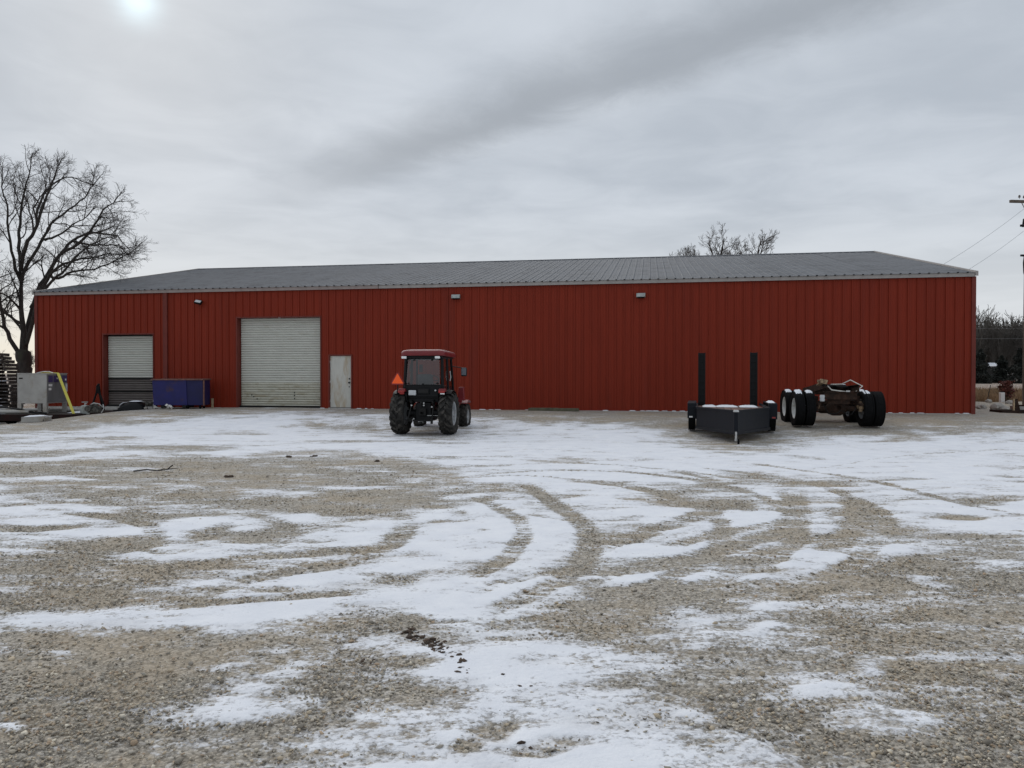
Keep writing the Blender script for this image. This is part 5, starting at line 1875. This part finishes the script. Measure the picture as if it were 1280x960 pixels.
# rocks
for i, (px, Y, sz, lb) in enumerate(((1228, 30.5, .16, 'pale rock at the foot of the building corner'), (1223, 31.0, .11, 'small flat pale rock touching the building corner'), (1247, 30.2, .24, 'tall greenish-grey rock beside the steel skid'), (1255, 30.0, .17, 'light rock just behind the steel skid'), (1236, 33.0, .12, 'bright flat stone out in the weedy rubble'), (1262, 33.0, .15, 'rounded stone in the rubble under the red shrub'), (1242, 31.5, .1, 'brown stone between the two larger pale rocks'))):
    x = (px - 640) / 967 * Y
    me_b = MB()
    r3 = random.Random(60 + i)
    n1_, n2_ = 6, 9
    vs = [(0, 0, sz * .8)]; fs = []
    for a in range(1, n1_):
        th = math.pi * a / n1_
        for b_ in range(n2_):
            ph = 2 * math.pi * b_ / n2_
            q = sz * r3.uniform(.75, 1.15)
            vs.append((q * 1.2 * math.sin(th) * math.cos(ph), q * math.sin(th) * math.sin(ph), q * .75 * math.cos(th)))
    vs.append((0, 0, -sz * .7))
    for b_ in range(n2_):
        fs.append((0, 1 + b_, 1 + (b_ + 1) % n2_))
        for a in range(n1_ - 2):
            fs.append((1 + a * n2_ + b_, 1 + (a + 1) * n2_ + b_, 1 + (a + 1) * n2_ + (b_ + 1) % n2_, 1 + a * n2_ + (b_ + 1) % n2_))
        fs.append((len(vs) - 1, 1 + (n1_ - 2) * n2_ + (b_ + 1) % n2_, 1 + (n1_ - 2) * n2_ + b_))
    me_b.add(vs, fs)
    o = me_b.build('rock', ROCKM, None, smooth=False)
    o.location = (x, Y, Hs(x, Y) + sz * .35)
    tag(o, lb, 'rock', 'rocks right of the building')

# steel skid frame
t = put('steel_skid', 'rusty steel skid frame with one pale upright at the right edge of the yard', 'steel frame', 1268, 27.6, rz=R(-6))
mb = MB()
mb.box((.35, -.35, .05), (1.9, .10, .10)).box((.35, .45, .05), (1.9, .10, .10)).box((-.55, .05, .06), (.08, .8, .08)).box((1.2, .05, .06), (.08, .8, .08))
mb.build('runner', RUST, t, bevel=.008)
MB().box((-.18, -.32, .28), (.05, .06, .46)).build('upright', WOODP, t)
mb = MB().box((-.06, -.28, .26), (.14, .06, .34), Matrix.Rotation(R(-14), 3, 'Y')).box((.10, .05, .40), (.07, .07, .2)).box((.6, -.1, .27), (1.3, .05, .05)).box((1.2, -.1, .3), (.06, .06, .5))
mb.build('brace', RUST, t, bevel=.006)
MB().box((.55, .15, .18), (1.0, .5, .14)).build('grate', STEELBOX, t, bevel=.01)


# ------------------------------------------------------------------ loose gravel, clods and a twig on the yard
def stones(name, label, xx, yy, size, cols, seed, material):
    g3 = np.random.default_rng(seed)
    n = len(xx)
    # squashed, jittered octahedra with an extra ring: 10 corners, 16 faces
    base = np.array([[0, 0, .8], [1, 0, .25], [.31, .95, .3], [-.81, .59, .2], [-.81, -.59, .28], [.31, -.95, .22], [.6, .4, -.4], [-.3, .7, -.4], [-.5, -.5, -.4], [.5, -.5, -.4]])
    tri_ = [(0, 1, 2), (0, 2, 3), (0, 3, 4), (0, 4, 5), (0, 5, 1), (1, 6, 2), (2, 6, 7), (2, 7, 3), (3, 7, 8), (3, 8, 4), (4, 8, 5), (5, 8, 9), (5, 9, 1), (1, 9, 6)]
    v = base[None] * g3.uniform(.72, 1.2, (n, 10, 3))
    v = v * size[:, None, None] * np.stack([g3.uniform(.8, 1.3, n), g3.uniform(.7, 1.0, n), g3.uniform(.5, .85, n)], 1)[:, None, :]
    a = g3.uniform(0, 6.283, n); c_, s_ = np.cos(a)[:, None], np.sin(a)[:, None]
    x_ = v[:, :, 0] * c_ - v[:, :, 1] * s_; y_ = v[:, :, 0] * s_ + v[:, :, 1] * c_
    tx, ty = g3.normal(0, .25, n)[:, None], g3.normal(0, .25, n)[:, None]
    z_ = v[:, :, 2] + x_ * tx + y_ * ty
    zz_ = H(xx, yy)[:, None] + size[:, None] * .22 + .004
    V = np.stack([x_ + xx[:, None], y_ + yy[:, None], z_ + zz_], -1).reshape(-1, 3)
    F = (np.array(tri_)[None] + (np.arange(n) * 10)[:, None, None]).reshape(-1, 3)
    me = np_mesh(name, V, F, 3)
    at = me.color_attributes.new('tone', 'FLOAT_COLOR', 'POINT')
    cc = np.repeat(np.concatenate([cols, np.ones((n, 1))], 1), 10, 0).astype(np.float32)
    at.data.foreach_set('color', cc.ravel())
    o = link(name, me, material)
    tag(o, label, 'gravel', kind='stuff')
    return o


sm = bpy.data.materials.new('stone_tones')
sm.use_nodes = True
T = NT(sm.node_tree)
att = T.n('ShaderNodeAttribute', attribute_name='tone')
pos = T.n('ShaderNodeNewGeometry').outputs['Position']
bsn = sm.node_tree.nodes['Principled BSDF']
vv = T.m('ADD', .75, T.m('MULTIPLY', T.noise(pos, 160, 3, .6), .5))
sm.node_tree.links.new(T.n('ShaderNodeHueSaturation', ins={'Color': att.outputs['Color'], 'Value': vv}).outputs[0], bsn.inputs['Base Color'])
bsn.inputs['Roughness'].default_value = .85
bsn.inputs['Specular IOR Level'].default_value = .25

g4 = np.random.default_rng(99)
N = 460000
u_ = g4.uniform(0, 1, N)
yy = 1.9 * (20.0 / 1.9) ** u_            # denser close by
xx = g4.uniform(-1, 1, N) * (1.6 + .72 * yy)
ms = snow_mask(xx, yy)
patch = fbm(xx * 1.3, yy * 1.3, 3, 131)
prob = (1 - sstep(.22, .62, ms)) * (.25 + .75 * sstep(.36, .60, patch)) + .035
keep = g4.uniform(0, 1, N) < prob * .62 * (1 - .75 * sstep(8, 20, yy))
xx, yy = xx[keep], yy[keep]
n = len(xx)
size = np.clip(np.exp(g4.normal(math.log(.0056), .40, n)), .004, .022) * (1 + .02 * yy)
pal_c = np.array([[.27, .262, .24], [.34, .30, .24], [.16, .15, .135], [.46, .44, .39], [.29, .23, .175], [.215, .205, .19], [.38, .355, .31]])
pw = np.array([.24, .2, .16, .08, .08, .14, .10])
cols = pal_c[g4.choice(len(pal_c), n, p=pw / pw.sum())] * np.array([[1.50, 1.42, 1.30]]) * g4.uniform(.75, 1.15, (n, 1))
stones('gravel', 'loose crushed gravel lying over the near part of the yard', xx, yy, size, cols, 4, sm)

# dark clods thrown out along the wheel path
cl = []
for (px, py, k_, sp) in ((508, 790, 26, 10), (520, 797, 20, 9), (540, 802, 40, 12), (550, 812, 46, 14), (562, 818, 24, 10), (578, 828, 16, 8), (580, 836, 26, 9), (578, 843, 22, 8), (470, 825, 6, 20), (640, 842, 6, 26), (660, 855, 6, 14), (605, 890, 5, 20), (650, 930, 8, 26), (580, 905, 5, 8)):
    for q in range(k_):
        cl.append(gp(px + g4.normal(0, sp * .55), py + g4.normal(0, sp * .22)))
cl = np.array(cl)
n = len(cl)
cols = np.array([[.085, .06, .045]]) * g4.uniform(.6, 1.4, (n, 1))
o = stones('dirt_clods', 'dark dirt clods scattered along the snow in the middle foreground', cl[:, 0], cl[:, 1], np.clip(np.exp(g4.normal(math.log(.0100), .45, n)), .004, .026), cols, 6, sm)
o['category'] = 'dirt'

for i, (px, py, lb) in enumerate(((362, 572, 'dark dirt clump on bare gravel left of the tractor'), (392, 571, 'small dark clump nearest the tractor on the gravel'), (470, 578, 'low dark clump on gravel straight before the tractor'), (285, 597, 'small dark clump on gravel right of the fallen twig'))):
    c0_ = gp(px, py)
    mb = MB()
    r3 = random.Random(400 + i)
    for q in range(7):
        mb.box((r3.uniform(-.07, .07), r3.uniform(-.06, .06), r3.uniform(.01, .05)), (r3.uniform(.04, .09), r3.uniform(.04, .08), r3.uniform(.03, .07)), Matrix.Rotation(r3.uniform(0, 3), 3, 'Z') @ Matrix.Rotation(r3.uniform(-.6, .6), 3, 'X'), taper=.6)
    o = mb.build('dirt_clump', CLODM, None, bevel=.01)
    o.scale = (.8, .7, .55)
    o.location = (c0_[0], c0_[1], Hs(*c0_))
    tag(o, lb, 'dirt clump', 'dirt clumps on the yard')
c0_ = gp(193, 591)
mb = MB().tube([(-.36, 0, .02), (-.15, .05, .04), (.05, -.03, .03), (.22, .02, .05), (.36, .1, .06)], [.012, .011, .010, .009, .004], 7).tube([(.05, -.03, .03), (.16, -.12, .06), (.24, -.14, .09)], [.008, .006, .003], 6).tube([(.2, .02, .05), (.3, .0, .12)], [.008, .012], 6)
o = mb.build('fallen_twig', BARK)
o.location = (c0_[0], c0_[1], Hs(*c0_))
tag(o, 'dark fallen twig lying on the gravel at left', 'twig')
